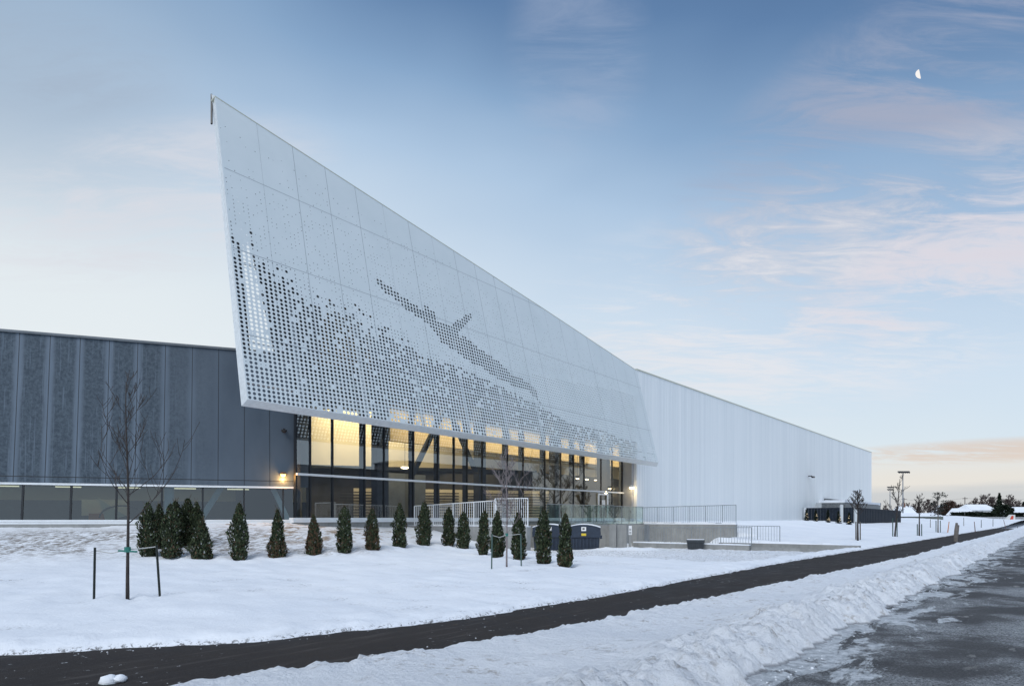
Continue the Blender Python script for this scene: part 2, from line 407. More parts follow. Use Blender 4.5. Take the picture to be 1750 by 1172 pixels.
def foliage(name, dark, light, brown=(.10, .055, .03)):
    m = bpy.data.materials.new(name); m.use_nodes = True; t = NT(m.node_tree); b = t.n['Principled BSDF']
    gi = t.new('ShaderNodeNewGeometry').outputs['Random Per Island']
    c = t.ramp(gi, [(0, dark), (.55, tuple(a * .6 + l * .4 for a, l in zip(dark, light))), (.965, light)] + ([(.98, (.34, .36, .33)), (1, (.42, .44, .42))] if name == 'cedar' else []))
    at_ = t.new('ShaderNodeAttribute', attribute_name='dead')
    c = t.mix(at_.outputs['Fac'], c, (*brown, 1))
    t.link(c, b.inputs['Base Color']); b.inputs['Roughness'].default_value = .75; b.inputs['Specular IOR Level'].default_value = .2
    MATS[name] = m
foliage('cedar', (.006, .012, .007), (.10, .128, .066), (.12, .075, .045))
foliage('spruce', (.010, .018, .012), (.035, .05, .03))
foliage('far_shrub', (.012, .018, .014), (.04, .05, .035))
foliage('rust_leaf', (.06, .035, .025), (.10, .06, .045))

# ------------------------------------------------------------------ mesh helpers
WM = {}
def tag(o, label=None, cat=None, group=None, kind=None):
    if label: o['label'] = label
    if cat: o['category'] = cat
    if group: o['group'] = group
    if kind: o['kind'] = kind
    return o
def thing(name, label, cat, loc=(0, 0, 0), rz=0.0, group=None):
    o = bpy.data.objects.new(name, None); col.objects.link(o); o.empty_display_size = .3
    o.location = loc; o.rotation_euler = (0, 0, rz)
    WM[o.name] = Matrix.Translation(Vector(loc)) @ Matrix.Rotation(rz, 4, 'Z')
    return tag(o, label, cat, group)
class MB:
    def __init__(s): s.v = []; s.f = []; s.dead = []
    def quad(s, a, b, c, d):
        i = len(s.v); s.v += [Vector(a), Vector(b), Vector(c), Vector(d)]; s.f.append((i, i + 1, i + 2, i + 3)); return s
    def poly(s, pts):
        i = len(s.v); s.v += [Vector(p) for p in pts]; s.f.append(tuple(range(i, i + len(pts)))); return s
    def hexa(s, p):
        """8 points: bottom ring 0-3, top ring 4-7"""
        i = len(s.v); s.v += [Vector(q) for q in p]
        for f in ((3, 2, 1, 0), (4, 5, 6, 7), (0, 1, 5, 4), (1, 2, 6, 5), (2, 3, 7, 6), (3, 0, 4, 7)): s.f.append(tuple(i + k for k in f))
        return s
    def box(s, o, ax, ay, az):
        """box from corner o and three edge vectors"""
        o, ax, ay, az = map(Vector, (o, ax, ay, az))
        return s.hexa([o, o + ax, o + ax + ay, o + ay, o + az, o + ax + az, o + ax + ay + az, o + ay + az])
    def stbox(s, s0, s1, t0, t1, z0, z1):
        return s.hexa([st(s0, t0, z0), st(s1, t0, z0), st(s1, t1, z0), st(s0, t1, z0), st(s0, t0, z1), st(s1, t0, z1), st(s1, t1, z1), st(s0, t1, z1)])
    def slab(s, pts, off):
        """prism of polygon pts extruded by vector off"""
        i = len(s.v); n = len(pts); off = Vector(off)
        s.v += [Vector(p) for p in pts] + [Vector(p) + off for p in pts]
        s.f.append(tuple(reversed(range(i, i + n)))); s.f.append(tuple(range(i + n, i + 2 * n)))
        for k in range(n): s.f.append((i + k, i + (k + 1) % n, i + n + (k + 1) % n, i + n + k))
        return s
    def tube(s, pts, rad, n=6, cap=True):
        pts = [Vector(p) for p in pts]
        if not isinstance(rad, (list, tuple)): rad = [rad] * len(pts)
        base = len(s.v)
        for k, p in enumerate(pts):
            d = (pts[min(k + 1, len(pts) - 1)] - pts[max(k - 1, 0)])
            d = d.normalized() if d.length > 1e-9 else Vector((0, 0, 1))
            a = d.orthogonal().normalized() if abs(d.z) < .99 else Vector((1, 0, 0)).cross(d).normalized()
            if abs(d.z) < .99: a = Vector((0, 0, 1)).cross(d).normalized()
            b = d.cross(a)
            for j in range(n):
                th = 2 * math.pi * j / n
                s.v.append(p + (a * math.cos(th) + b * math.sin(th)) * rad[k])
        for k in range(len(pts) - 1):
            for j in range(n):
                a0 = base + k * n + j; a1 = base + k * n + (j + 1) % n
                s.f.append((a0, a1, a1 + n, a0 + n))
        if cap:
            s.f.append(tuple(base + j for j in reversed(range(n)))); e = base + (len(pts) - 1) * n
            s.f.append(tuple(e + j for j in range(n)))
        return s
    def build(s, name, material, parent=None, label=None, smooth=False, M=None):
        me = bpy.data.meshes.new(name)
        if parent is not None: inv = WM[parent.name].inverted()
        elif M is not None: inv = M.inverted()
        else: inv = Matrix()
        me.from_pydata([tuple(inv @ v) for v in s.v], [], s.f); me.update()
        if s.dead:
            a = me.attributes.new('dead', 'FLOAT', 'POINT'); a.data.foreach_set('value', s.dead)
        me.materials.append(MATS[material])
        if smooth: me.polygons.foreach_set('use_smooth', [True] * len(me.polygons))
        o = bpy.data.objects.new(name, me); col.objects.link(o)
        if parent is not None: o.parent = parent; WM[o.name] = WM[parent.name]
        elif M is not None: o.matrix_world = M; WM[o.name] = M
        else: WM[o.name] = Matrix()
        if label: o['label'] = label
        return o
def one(mb, name, material, label, cat, base, rz=0.0, group=None, smooth=False):
    """a thing that is one mesh, origin at its base"""
    M = Matrix.Translation(Vector(base)) @ Matrix.Rotation(rz, 4, 'Z')
    return tag(mb.build(name, material, M=M, smooth=smooth), label, cat, group)
MST = Matrix.Rotation(ANG, 4, 'Z')
UP = Vector((0, 0, 1))

# ------------------------------------------------------------------ ground
def steps(segs):
    out = [segs[0][0]]
    for a, b, d in segs:
        n = max(1, round((b - a) / d))
        out += [a + (b - a) * (k + 1) / n for k in range(n)]
    return out
def sheet(name, ss, trow, zf, material, kind='structure'):
    """grid in street coordinates; trow(s) gives the list of t values"""
    v = []; f = []; nt = None
    for s_ in ss:
        ts = trow(s_); nt = len(ts)
        for t_ in ts: v.append((s_, t_, zf(s_, t_, ts)))
    for i in range(len(ss) - 1):
        for j in range(nt - 1):
            a = i * nt + j; f.append((a, a + nt, a + nt + 1, a + 1))
    me = bpy.data.meshes.new(name); me.from_pydata(v, [], f); me.update(); me.materials.append(MATS[material])
    me.polygons.foreach_set('use_smooth', [True] * len(me.polygons))
    o = bpy.data.objects.new(name, me); col.objects.link(o); o.matrix_world = MST; o['kind'] = kind
    return o
def fb(p, sc, o=4): return noise.fractal(Vector(p) * sc, .6, 2.1, o, noise_basis='PERLIN_ORIGINAL')

# ground base to the horizon
gb = MB(); gb.quad((-4000, -4000, -.6), (4000, -4000, -.6), (4000, 6000, -.6), (-4000, 6000, -.6))
g_ = gb.build('ground', 'snow_plain'); g_['kind'] = 'structure'
# snow field between path and buildings
SS = steps([(-60, -6, 2), (-6, 0, .4), (0, 22, .16), (22, 48, .25), (48, 110, .8), (110, 260, 4), (260, 900, 40)])
OFF = [0, .02, .05, .09, .14, .2, .28, .38, .5, .65, .85, 1.1, 1.4, 1.75, 2.1]
def field_row(s_):
    e = path_up(s_) + .10 * fb((s_, 0, 3), .9, 4) + .05 * fb((s_, 0, 9), 5, 3)
    a = [e + o_ for o_ in OFF]
    n = 74; t1 = 29.0
    a += [a[-1] + (t1 - a[-1]) * ((k + 1) / n) for k in range(n)] if a[-1] < t1 else [a[-1] + .1 * (k + 1) for k in range(n)]
    l = a[-1]; a += [l + 6, l + 14, l + 30, l + 80, l + 250, l + 600]
    return a
HOL = []
for (hx, hy) in ((253, 953), (291, 955), (345, 957), (409, 959), (474, 955), (536, 951), (589, 947), (636, 942), (683, 938), (725, 934), (767, 935), (792, 940), (825, 951), (850, 958), (886, 960), (928, 965), (966, 971), (218, 1028), (866, 973)):
    h_ = hit(hx, hy); HOL.append((*to_st(h_.x, h_.y), .20 if hx in (218, 866) else .42))
def field_z(s_, t_, ts):
    d = t_ - ts[0]
    lip = .085 * sm(d / .30) * (1 + .5 * fb((s_, t_, 1), 1.7)) - .012
    zz = zg(s_, t_) + lip
    rough = sm(1 - (d - .3) / 2.6)
    zz += (.045 * rough * sm(d / .15)) * abs(fb((s_, t_, 0), 3.2, 5)) * 1.8
    zz += .035 * fb((s_, t_, 5), .33, 3) * sm(d / 2)
    if s_ < 26 and t_ < 24:
        zz += .030 * (1 - abs(noise.noise(Vector((s_ * .9 + t_ * .55, (t_ * .75 - s_ * .3) * 2.2, 3.3)) * .55)) * 2.4) * sm(d / 1.5) * sm((t_ - 10) / 5)
        for (hs, ht, hr) in HOL:
            q_ = math.hypot(s_ - hs, t_ - ht) / hr
            if q_ < 2.2: zz += -.07 * math.exp(-q_ * q_ * 1.6) + .045 * math.exp(-(q_ - 1.35) ** 2 * 6)
    if 26 < s_ < 40: zz += .05 * abs(fb((s_, t_ * 1.5, 2), 1.3, 5)) * sm(d)
    return zz
sheet('snow_field', SS, field_row, field_z, 'snow_field')
# path
def prow(s_):
    a, b = path_lo(s_) - .35, path_up(s_) + .4; return [a + (b - a) * k / 6 for k in range(7)]
sheet('path', steps([(-40, 0, 1), (0, 60, .7), (60, 128, 4)]), prow, lambda s_, t_, ts: .004 + far_rise(s_, t_), 'path_asphalt')
sheet('road', steps([(-80, 40, 4), (40, 900, 40)]), lambda s_: [-7 + 9.9 * k / 8 for k in range(9)], lambda s_, t_, ts: far_rise(s_, t_), 'road_asphalt')
# far side of the road
sheet('snow_verge', steps([(-120, 300, 8), (300, 900, 60)]), lambda s_: [-200, -60, -30, -16, -10, -8, -7.3, -7.0], lambda s_, t_, ts: -.01 + .25 * sm((-7.0 - t_) / 1.0) + far_rise(s_, t_), 'snow_plain')
# ploughed bank between path and road
SB = steps([(-30, -2, .8), (-2, 3, .12), (3, 16, .05), (16, 30, .09), (30, 60, .25), (60, 130, 1), (130, 900, 30)])
def bank_row(s_):
    a = 2.28 + .26 * fb((s_, 7, 0), .45, 3) + .16 * fb((s_, 3, 0), 2.2, 5)
    b = path_lo(s_) - .05 + .10 * fb((s_, 1, 2), .8, 4) + .05 * fb((s_, 2, 2), 4, 3)
    n = 72
    return [a + (b - a) * (k / n) ** 1.15 for k in range(n + 1)]
def bank_z(s_, t_, ts):
    d0 = t_ - ts[0]; d1 = ts[-1] - t_
    ridge = .19 * sm(d0 / .55) * (1 - .75 * sm((d0 - .65) / 1.1))
    ridge *= 1 + .45 * fb((s_, 11, 0), .45, 3)
    flat = .05 * sm(d0 / .4) * sm(d1 / .22)
    zz = ridge * sm(d1 / .5) + flat
    k = sm(d0 / .16) * sm(d1 / .12)
    if s_ < 130:
        p = Vector((s_, t_, 0))
        zone = noise.noise(p * .55 + Vector((9, 2, 4))) * .35
        edge = max(sm(1 - abs(d0 - .55) / (1.0 + zone)), (.42 + zone) * sm(1 - d1 / 1.3), .07)
        wp = p + Vector((noise.noise(p * 3 + Vector((1, 7, 3))), noise.noise(p * 3 + Vector((4, 2, 8))), 0)) * .16
        clod = 0
        for (f_, amp) in ((4.2, .085), (8.5, .09), (17, .065)):
            v_ = noise.voronoi(wp * f_ + Vector((f_, 0, 0)))[0]
            h_ = noise.cell(wp * f_ + Vector((f_, 0, 0)))
            clod += amp * max(0, 1 - 1.25 * v_[0]) ** .6 * (.35 + .65 * abs(noise.noise(wp * f_ * .7 + Vector((3, 3, f_)))) * 2)
        clod += .07 * fb(p, 2.3, 5) + .03 * abs(fb(p, 9, 4))
        zz += clod * edge * k + .022 * fb(p, .9, 4) * k
    return zz - .012 + far_rise(s_, t_)
sheet('snow_bank', SB, bank_row, bank_z, 'snow_bank')

# ------------------------------------------------------------------ perforated screen (frame of the sloping plane)
U3 = Vector(((1740 - CX) / F, 1, 0)).normalized()
V3 = Vector((-.806, 1, 4.37)).normalized()
N3 = U3.cross(V3).normalized()
if N3.y > 0: N3 = -N3                                   # toward the street
TR = ray(1087, 632) * 55.0
KP = N3.dot(TR)
def on_screen(px, py): r = ray(px, py); return r * (KP / N3.dot(r))
BL = on_screen(423, 682)
uv_ = U3.dot(V3)
def ab(p):
    d = p - BL; du, dv = d.dot(U3), d.dot(V3); det = 1 - uv_ * uv_
    return ((du - uv_ * dv) / det, (dv - uv_ * du) / det)
EYEV = Vector((0, 0, EYE))
def scr(a, b, off=0.0): return BL + U3 * a + V3 * b - N3 * off + EYEV
def ab_px(px, py): return ab(on_screen(px, py))
LOOK = ray(423, 682)
a_tl, b_tl = ab_px(367, 164); a_tr, b_tr = ab_px(1087, 632); A1 = ab_px(1125, 790)[0]; a_m, b_m = ab_px(927, 526)
def skew(b): return a_tl / b_tl * b
def top_b(a):
    return interp([a_tl, a_m, a_tr, A1 + 1], [b_tl, b_m, b_tr, b_tr - .25], a)
def to_px(p): return (CX + F * p.x / p.y, CY - F * (p.z - EYE) / p.y)
WATER = [(385, 400), (396, 402), (412, 428), (428, 420), (437, 446), (452, 458), (470, 470), (496, 484), (520, 512), (545, 522), (560, 535), (600, 541), (622, 552), (633, 563), (648, 572), (671, 580),
         (694, 589), (712, 597), (727, 612), (763, 617), (789, 627), (814, 642), (844, 655), (867, 665), (895, 680), (908, 686), (923, 695), (941, 703),
         (955, 711), (970, 722), (1004, 730), (1034, 737), (1050, 745), (1091, 756), (1105, 758), (1125, 774)]
WX = [p[0] for p in WATER]; WY = [p[1] for p in WATER]
DIVER = [(641, 472), (668, 492), (690, 508), (712, 522), (722, 532), (723, 521), (733, 524), (742, 534), (745, 546), (762, 556), (776, 554), (781, 549), (795, 539), (808, 535), (806, 546),
         (793, 560), (783, 568), (786, 574), (797, 577), (812, 590), (835, 606), (855, 620), (875, 640), (897, 650), (915, 664), (923, 688), (914, 680), (905, 670), (890, 663), (865, 654),
         (845, 644), (825, 628), (800, 617), (785, 606), (770, 594), (753, 583), (748, 573), (738, 562), (722, 546), (705, 536), (690, 525), (672, 509), (655, 498), (645, 485)]
def inside(poly, x, y):
    c = False; j = len(poly) - 1
    for i in range(len(poly)):
        xi, yi = poly[i]; xj, yj = poly[j]
        if (yi > y) != (yj > y) and x < (xj - xi) * (y - yi) / (yj - yi) + xi: c = not c
        j = i
    return c
rs = random.Random(7)
def hole_class(px, py, a, b):
    r = rs.random()
    if inside(DIVER, px, py): return .62
    wy = interp(WX, WY, px)
    if py > wy:
        gap = [(1091, 754), (1104, 756), (1108, 783), (1100, 778)]
        if inside(gap, px, py): return 0 if r < .5 else .25
        dep = (py - wy)
        lim = .22 if dep < 14 else (.10 if dep < 60 else .045)
        return .62 if r > lim else (.2 if r > lim * .35 else .0)
    if px > 800 and py > interp([800, 889, 963, 1000, 1060, 1100, 1130], [600, 636, 650, 657, 668, 684, 705], px) and px < 1102 + (py - 684) * .2:
        return .30 if px > 885 else .24
    over = wy - py
    if px < 700 and over < 26: return .62 if r < .16 else (.26 if r < .75 else 0)
    if over < 12 and px < 900: return .26 if r < .8 else 0
    # sparse pin holes thinning to nothing near the upper edge
    tb = top_b(a) - b
    if tb < 1.1: return 0
    p_ = .10 + .38 * sm((tb - 1.1) / 4.5)
    if px < 500 and py < 330: p_ *= .6
    if px > 640: p_ += .12
    return (.20 if rs.random() < .7 else .14) if r < p_ else 0
PA, PB = .2076, .1808
arena = thing('arena_building', 'long white sports arena with a perforated sloping screen above a lit glass front', 'building', st(18.5, 27.6, 0), ANG)
mb = MB()
na = int(A1 / PA); PA = A1 / na
nb = int(b_tl / PB) + 2
for i in range(na):
    a0, a1 = i * PA, (i + 1) * PA
    run0 = None
    for j in range(nb):
        b0, b1 = j * PB, (j + 1) * PB
        ka, kb = 1, 1
        if i == 0: pass
        def cor(a, b): return (a + skew(b) * max(0, 1 - a / 3), b)
        tb0, tb1 = top_b(a0), top_b(a1)
        if b0 >= tb0 and b0 >= tb1: break
        if b1 > min(tb0, tb1):
            pts = [cor(a0, b0)]
            if tb1 > b0: pts.append(cor(a1, b0)); pts.append(cor(a1, min(b1, tb1)))
            else: pts.append(cor(a0 + (a1 - a0) * (tb0 - b0) / (tb0 - tb1), b0))
            if min(b1, tb1) < b1 and tb0 > b1: pts.append(cor(a0 + (a1 - a0) * (tb0 - b1) / (tb0 - tb1), b1))
            pts.append(cor(a0, min(b1, tb0)))
            mb.poly([scr(*p) for p in pts]); continue
        ca, cb = cor((a0 + a1) / 2, (b0 + b1) / 2)
        px, py = to_px(scr(ca, cb))
        d = hole_class(px, py, ca, cb)
        n3 = abs(cb - 2.67) < .05 or abs(cb - 6.33) < .05
        if d == 0:
            mb.quad(*[scr(*cor(*q)) for q in ((a0, b0), (a1, b0), (a1, b1), (a0, b1))]); continue
        n = 16 if (d > .5 and ca < 16) else 8
        r_ = d * (PA + PB) / 4 * 1.07
        base = len(mb.v)
        for k in range(n):
            th = 2 * math.pi * (k + .0) / n + math.pi / 4
            cs, sn = math.cos(th), math.sin(th); q = 1 / max(abs(cs), abs(sn))
            mb.v.append(scr(*cor((a0 + a1) / 2 + cs * q * PA / 2, (b0 + b1) / 2 + sn * q * PB / 2)))
            mb.v.append(scr(ca + cs * r_, cb + sn * r_))
        for k in range(n):
            k2 = (k + 1) % n
            mb.f.append((base + 2 * k, base + 2 * k2, base + 2 * k2 + 1, base + 2 * k + 1))
screen = mb.build('perforated_screen', 'screen_metal', arena, 'white metal screen punched with a leaping diver over waves')
# splayed edge of the screen: left return, bottom soffit, top cap
LO = on_screen(413, 693); 
DEP = .55
def edge_pt(px, py, ref):          # point on the same ray pushed behind the plane by DEP
    r = ray(px, py); return r * ((KP - DEP * 1.0) / N3.dot(r)) + EYEV
oBL = edge_pt(412.5, 693.5, 0); oTL = edge_pt(361, 161.5, 0); oBR = edge_pt(1122.5, 797.5, 0)
e1 = MB(); e1.quad(scr(0, 0), oBL, oTL, scr(a_tl, b_tl)); e1.build('side_return', 'screen_edge', screen)
e2 = MB(); e2.quad(scr(0, 0), scr(A1, 0), oBR, oBL); e2.build('soffit', 'screen_edge', screen)
e3 = MB()
tp = [(a_tl, b_tl), (a_m, b_m), (a_tr, b_tr)]
for k in range(2):
    p, q = scr(*tp[k], -.008), scr(*tp[k + 1], -.008)
    e3.box(p - V3 * .05, q - p, N3 * -.3, V3 * .055)
e3.build('top_cap', 'coping', screen)
e4 = MB()
for b_ in (2.67, 6.33, 9.95):
    amax = next((k * .1 for k in range(10, 360) if top_b(k * .1) < b_), A1)
    e4.quad(scr(0, b_ - .009, -.004), scr(amax, b_ - .009, -.004), scr(amax, b_ + .009, -.004), scr(0, b_ + .009, -.004))
for k in range(1, 21):
    a_ = 1.745 * k
    if a_ > A1: break
    wj = .009 if k % 2 == 0 or k in (3, 9, 11) else .004
    e4.quad(scr(a_ - wj, 0, -.003), scr(a_ + wj, 0, -.003), scr(a_ + wj, top_b(a_), -.003), scr(a_ - wj, top_b(a_), -.003))
e4.build('panel_joints', 'screen_joint', screen)
for k in range(0, 10):
    a_ = 1.745 * 2 * k + 2.65; h_ = max(1.0, top_b(a_) - .3)
    p = MB(); p.box(scr(a_, .05, .42), U3 * .11, N3 * -.11, V3 * (h_)); p.build('support_post', 'steel_light', screen)
for b_ in (.75, 2.45, 5.9):
    amax = next((k * .1 for k in range(10, 360) if top_b(k * .1) < b_ + .3), A1)
    p = MB(); p.box(scr(.1, b_, .16), U3 * (amax - .2), N3 * -.07, V3 * .07); p.build('support_rail', 'steel_light', screen)
rd = MB(); rd.tube([edge_pt(361.5, 162, 0), edge_pt(361.5, 212, 0)], .045, 5); rd.build('edge_rod', 'fixture', screen)
# dark rear cladding of the sail, leaving the open triangle at its tip
def back(px, py, dep=1.35):
    r = ray(px, py); return r * ((KP - dep) / N3.dot(r)) + EYEV
bk = MB()
bk.slab([back(*p) for p in ((474, 614), (428, 408), (374, 178), (930, 540), (1080, 636), (1082, 640), (940, 590), (760, 532), (560, 470), (545, 614))], N3 * -.12)
bk.build('rear_cladding', 'screen_back', screen)
bk = MB()
bk.slab([back(*p, 1.0) for p in ((396, 400), (372, 180), (380, 180), (409, 400), (428, 604), (410, 604))], N3 * -.1)
bk.build('side_baffle', 'screen_back', screen)

# ------------------------------------------------------------------ white volume
ZT = EYE + 11.92
def wall_panel(name, s0, s1, t, z0, z1, m, dt=.3): return MB().stbox(s0, s1, t, t + dt, z0, z1).build(name, m, arena)
WT = 26.5
S_P = 49.25                                       # where the white wall begins
wall_panel('white_wall', S_P, 138.2, WT, -.5, ZT, 'white_cladding')
MB().stbox(137.9, 138.2, WT + .3, WT + 45, -.5, ZT - .01).build('end_wall', 'white_cladding', arena)
MB().stbox(S_P - .02, 138.25, WT - .05, WT + .35, ZT, ZT + .10).build('roof_coping', 'coping', arena)
MB().stbox(38, 137.9, WT + 1.6, WT + 45, ZT - .4, ZT - .1).build('roof', 'unit_grey', arena)
# pier beside the glass, recess soffit, closing walls
MB().stbox(S_P - .02, S_P + .35, WT + .3, WT + 1.6, .2, 10.5).build('pier_return', 'pier', arena)
MB().stbox(48.9, S_P - .02, WT + .25, WT + 1.15, .2, 9.5).build('entrance_pier', 'pier', arena)
GT = 27.6
ZG = 12.3
# interior shell
FB = D0 + Vector((-.3, 1, 0)).normalized() * 26
fl = MB(); fl.poly([st(18.6, GT + .15, 1.42), st(58, GT + .15, 1.42), st(58, 50, 1.42), st(49, 58, 1.42), FB + UP * 1.42]); fl.build('floor', 'int_floor', arena)
ce = MB(); ce.slab([st(18.6, GT - .05, ZG), st(49.3, GT - .05, ZG), st(58.3, GT - .0, ZG), st(58.3, 50, ZG), st(49.3, 58, ZG), FB + UP * ZG], (0, 0, .5)); ce.build('ceiling', 'int_umber', arena)
up = MB().stbox(18.5, 49.25, GT - .1, GT + .15, ZG, ZT - .15); up.build('fascia', 'screen_back', arena)
MB().stbox(58.0, 58.3, GT - .7, 52, 0, ZG).build('inner_side_wall', 'int_grey', arena)
lw = MB(); pL = D0 + Vector((-.3, 1, 0)).normalized() * 26
lw.slab([Vector((D0.x + .15, D0.y + .3, 0)), Vector((D0.x, D0.y + .3, 0)), Vector((pL.x, pL.y, 0)), Vector((pL.x + .3, pL.y, 0))], (0, 0, ZG)); lw.build('inner_side_wall', 'int_dark', arena)
B0 = Vector((8.9, 57.6, 0)); Bd = -DW
ba, bb = B0 + Bd * 7.9, B0 + Bd * 30
MB().stbox(43.6, 58, 33.0, 33.2, 1.4, 5.33).build('lower_back_wall', 'int_grey', arena)
MB().stbox(43.6, 58, 33.0, 33.2, 5.33, 9.6).build('upper_back_wall', 'int_cream', arena)
MB().slab([ba, bb, bb - DN * .2, ba - DN * .2], (0, 0, 5.33)).build('lower_back_wall', 'int_grey', arena)
MB().slab([ba + UP * 5.33, bb + UP * 5.33, bb - DN * .2 + UP * 5.33, ba - DN * .2 + UP * 5.33], (0, 0, 4.3)).build('upper_back_wall', 'int_cream', arena)
MB().slab([ba + UP * 9.63, bb + UP * 9.63, bb - DN * .2 + UP * 9.63, ba - DN * .2 + UP * 9.63], (0, 0, ZG - 9.63)).build('shaded_wall_top', 'int_dark', arena)  # wall top coloured dark to stand in for shade behind the screen holes
MB().slab([ba + UP * 5.1 + DN * 1.2, bb + UP * 5.1 + DN * 1.2, bb + UP * 5.1, ba + UP * 5.1], (0, 0, .22)).build('gallery_slab', 'int_dark', arena)
MB().stbox(27.2, 57.9, 31.0, 31.25, 6.2, 8.1).build('bulkhead', 'int_wood', arena)
MB().stbox(27.2, 57.9, 30.99, 31.25, 8.105, ZG - .05).build('bulkhead', 'int_umber', arena)  # upper bulkhead darkened by colour, in place of weaker light up there
sb_ = MB()
for k in range(9):
    z_ = 1.75 + k * .21
    for (q0, q1) in ((6, 13.8), (14.2, 23)):
        sb_.box(B0 + Bd * q0 + DN * .9 + UP * z_, Bd * (q1 - q0), DN * .06, UP * .07)
sb_.build('slat_screen', 'slat_dark', arena)
MB().slab([B0 + Bd * 6 + DN * .7, B0 + Bd * 22 + DN * .7, B0 + Bd * 22 + DN * .8, B0 + Bd * 6 + DN * .8], (0, 0, 3.75)).build('stair_wall', 'int_cream', arena)
MB().stbox(29.0, 33.5, 34.5, 34.8, 1.42, 4.6).build('partition', 'unit_grey', arena)
MB().stbox(19.0, 23.4, 33.5, 33.8, 1.42, 10.5).build('partition', 'int_dark', arena)
# mullions, columns and braces at the bays of the photograph
MUL = [18.47, 19.26, 20.53, 22.5, 23.78, 25.86, 27.76, 29.1, 30.23, 31.61, 34.06, 35.72, 38.16, 40.07, 41.73, 43.14, 45.57, 47.25, 48.84]
ZS, ZM = 1.62, 3.64
for k, m_ in enumerate(MUL):
    MB().stbox(m_ - .035, m_ + .035, GT - .05, GT + .10, ZS, ZG).build('mullion', 'mullion', arena)
for k in range(len(MUL) - 1):
    for (z0, z1) in ((ZS, ZM - .05), (ZM + .05, ZG)):
        g = MB(); a, b = MUL[k] + .035, MUL[k + 1] - .035
        g.quad(st(a, GT, z0), st(b, GT, z0), st(b, GT, z1), st(a, GT, z1)); g.build('glass_pane', 'facade_glass', arena)
MB().stbox(18.45, 48.9, GT - .16, GT + .05, ZM - .05, ZM + .05).build('transom', 'white_trim', arena)
MB().stbox(18.2, 48.9, GT - .20, GT + .1, 1.50, ZS).build('sill', 'white_trim', arena)
MB().stbox(18.2, 48.9, GT - .26, GT + .1, 1.40, 1.497).build('sill', 'white_trim', arena)
MB().stbox(18.2, 49.2, GT - .18, GT + .1, -.4, 1.40).build('plinth', 'concrete', arena)
for (c_, wd, dt) in ((24.2, .78, .55), (32.35, .62, .6), (40.5, .60, .6), (47.7, .55, .6)):
    MB().stbox(c_ - wd / 2, c_ + wd / 2, GT + dt, GT + dt + .5, 1.42, ZG).build('column', 'column', arena)
for (c_, wd) in ((22.55, .26), (25.95, .26), (27.9, .26), (30.3, .24), (34.1, .34), (35.8, .34), (38.2, .36), (41.8, .36), (43.2, .38), (45.65, .34)):
    MB().stbox(c_ - wd / 2, c_ + wd / 2, GT + .12, GT + .34, 1.42, ZG).build('fin', 'mullion', arena)
def glass_st(px, zt, t):      # point on plane t through image column px
    r = ray(px, 885); k = t / (-Sy * r.x + Sx); return st(Sx * r.x * k + Sy * k, t, zt)
def brace(p0, p1):
    a = glass_st(p0[0], 0, GT + .45); b = glass_st(p1[0], 0, GT + .45)
    za = EYE + (CY - p0[1]) / F * a.y; zb = EYE + (CY - p1[1]) / F * b.y
    d = Vector((b.x, b.y, zb)) - Vector((a.x, a.y, za))
    a = Vector((a.x, a.y, za)) - d * .0
    q = MB(); side = st(1, 0) * .32
    q.hexa([a, a + side, a + side + st(0, .2), a + st(0, .2), a + d * 2.6, a + d * 2.6 + side, a + d * 2.6 + side + st(0, .2), a + d * 2.6 + st(0, .2)]); q.build('brace', 'column', arena)
brace((702, 812), (737, 741)); brace((812, 806), (786, 746)); 
# door in the last bays
dr = MB(); dr.stbox(45.0, 45.14, GT - .12, GT - .06, 1.62, 3.5); dr.stbox(46.3, 46.5, GT - .12, GT - .06, 1.62, 3.5); dr.stbox(45.14, 46.3, GT - .12, GT - .06, 3.38, 3.5)
door = dr.build('door', 'white_trim', arena)
MB().stbox(45.55, 46.05, GT - .10, GT - .08, 2.4, 3.0).build('notice', 'label_white', door)
# warm lamps inside the hall
def area(name, loc, sx, sy, power, colr=(1, .83, .54), rot=(0, 0, ANG)):
    l = bpy.data.lights.new(name, 'AREA'); l.shape = 'RECTANGLE'; l.size = sx; l.size_y = sy; l.energy = power; l.color = colr
    o = bpy.data.objects.new(name, l); col.objects.link(o); o.location = loc; o.rotation_euler = rot; return o
area('hall_light', st(42, 29.4, 8.6), 30, 1.2, 1400)
area('hall_light', st(29, 38, 9.4), 14, 6, 1700)
area('hall_light', st(33, 34, 5.0), 16, 5, 300)

# ------------------------------------------------------------------ dark wing
wing = thing('dark_wing', 'low wing clad in frosted dark blue panels over a long window strip', 'building', D0, math.atan2(DW.y, DW.x))
L_ = 34.0; BAT = .14
def dwp(k, z, off=0.0):      # k metres left of the corner, battered back going up from z 3
    return D0 - DW * k - DN * (off + BAT * (z - 1.4)) + UP * z
ZR = 9.38
q = MB()
q.slab([dwp(0, 3.06), dwp(L_, 3.06), dwp(L_, ZR), dwp(0, ZR)], -DN * .3)
q.slab([dwp(0, 3.06), dwp(0, ZR), dwp(0, ZR) + st(1.0, .35), dwp(0, 3.06) + st(1.0, .35)], -DN * .1)
q.build('wall', 'dark_cladding', wing)
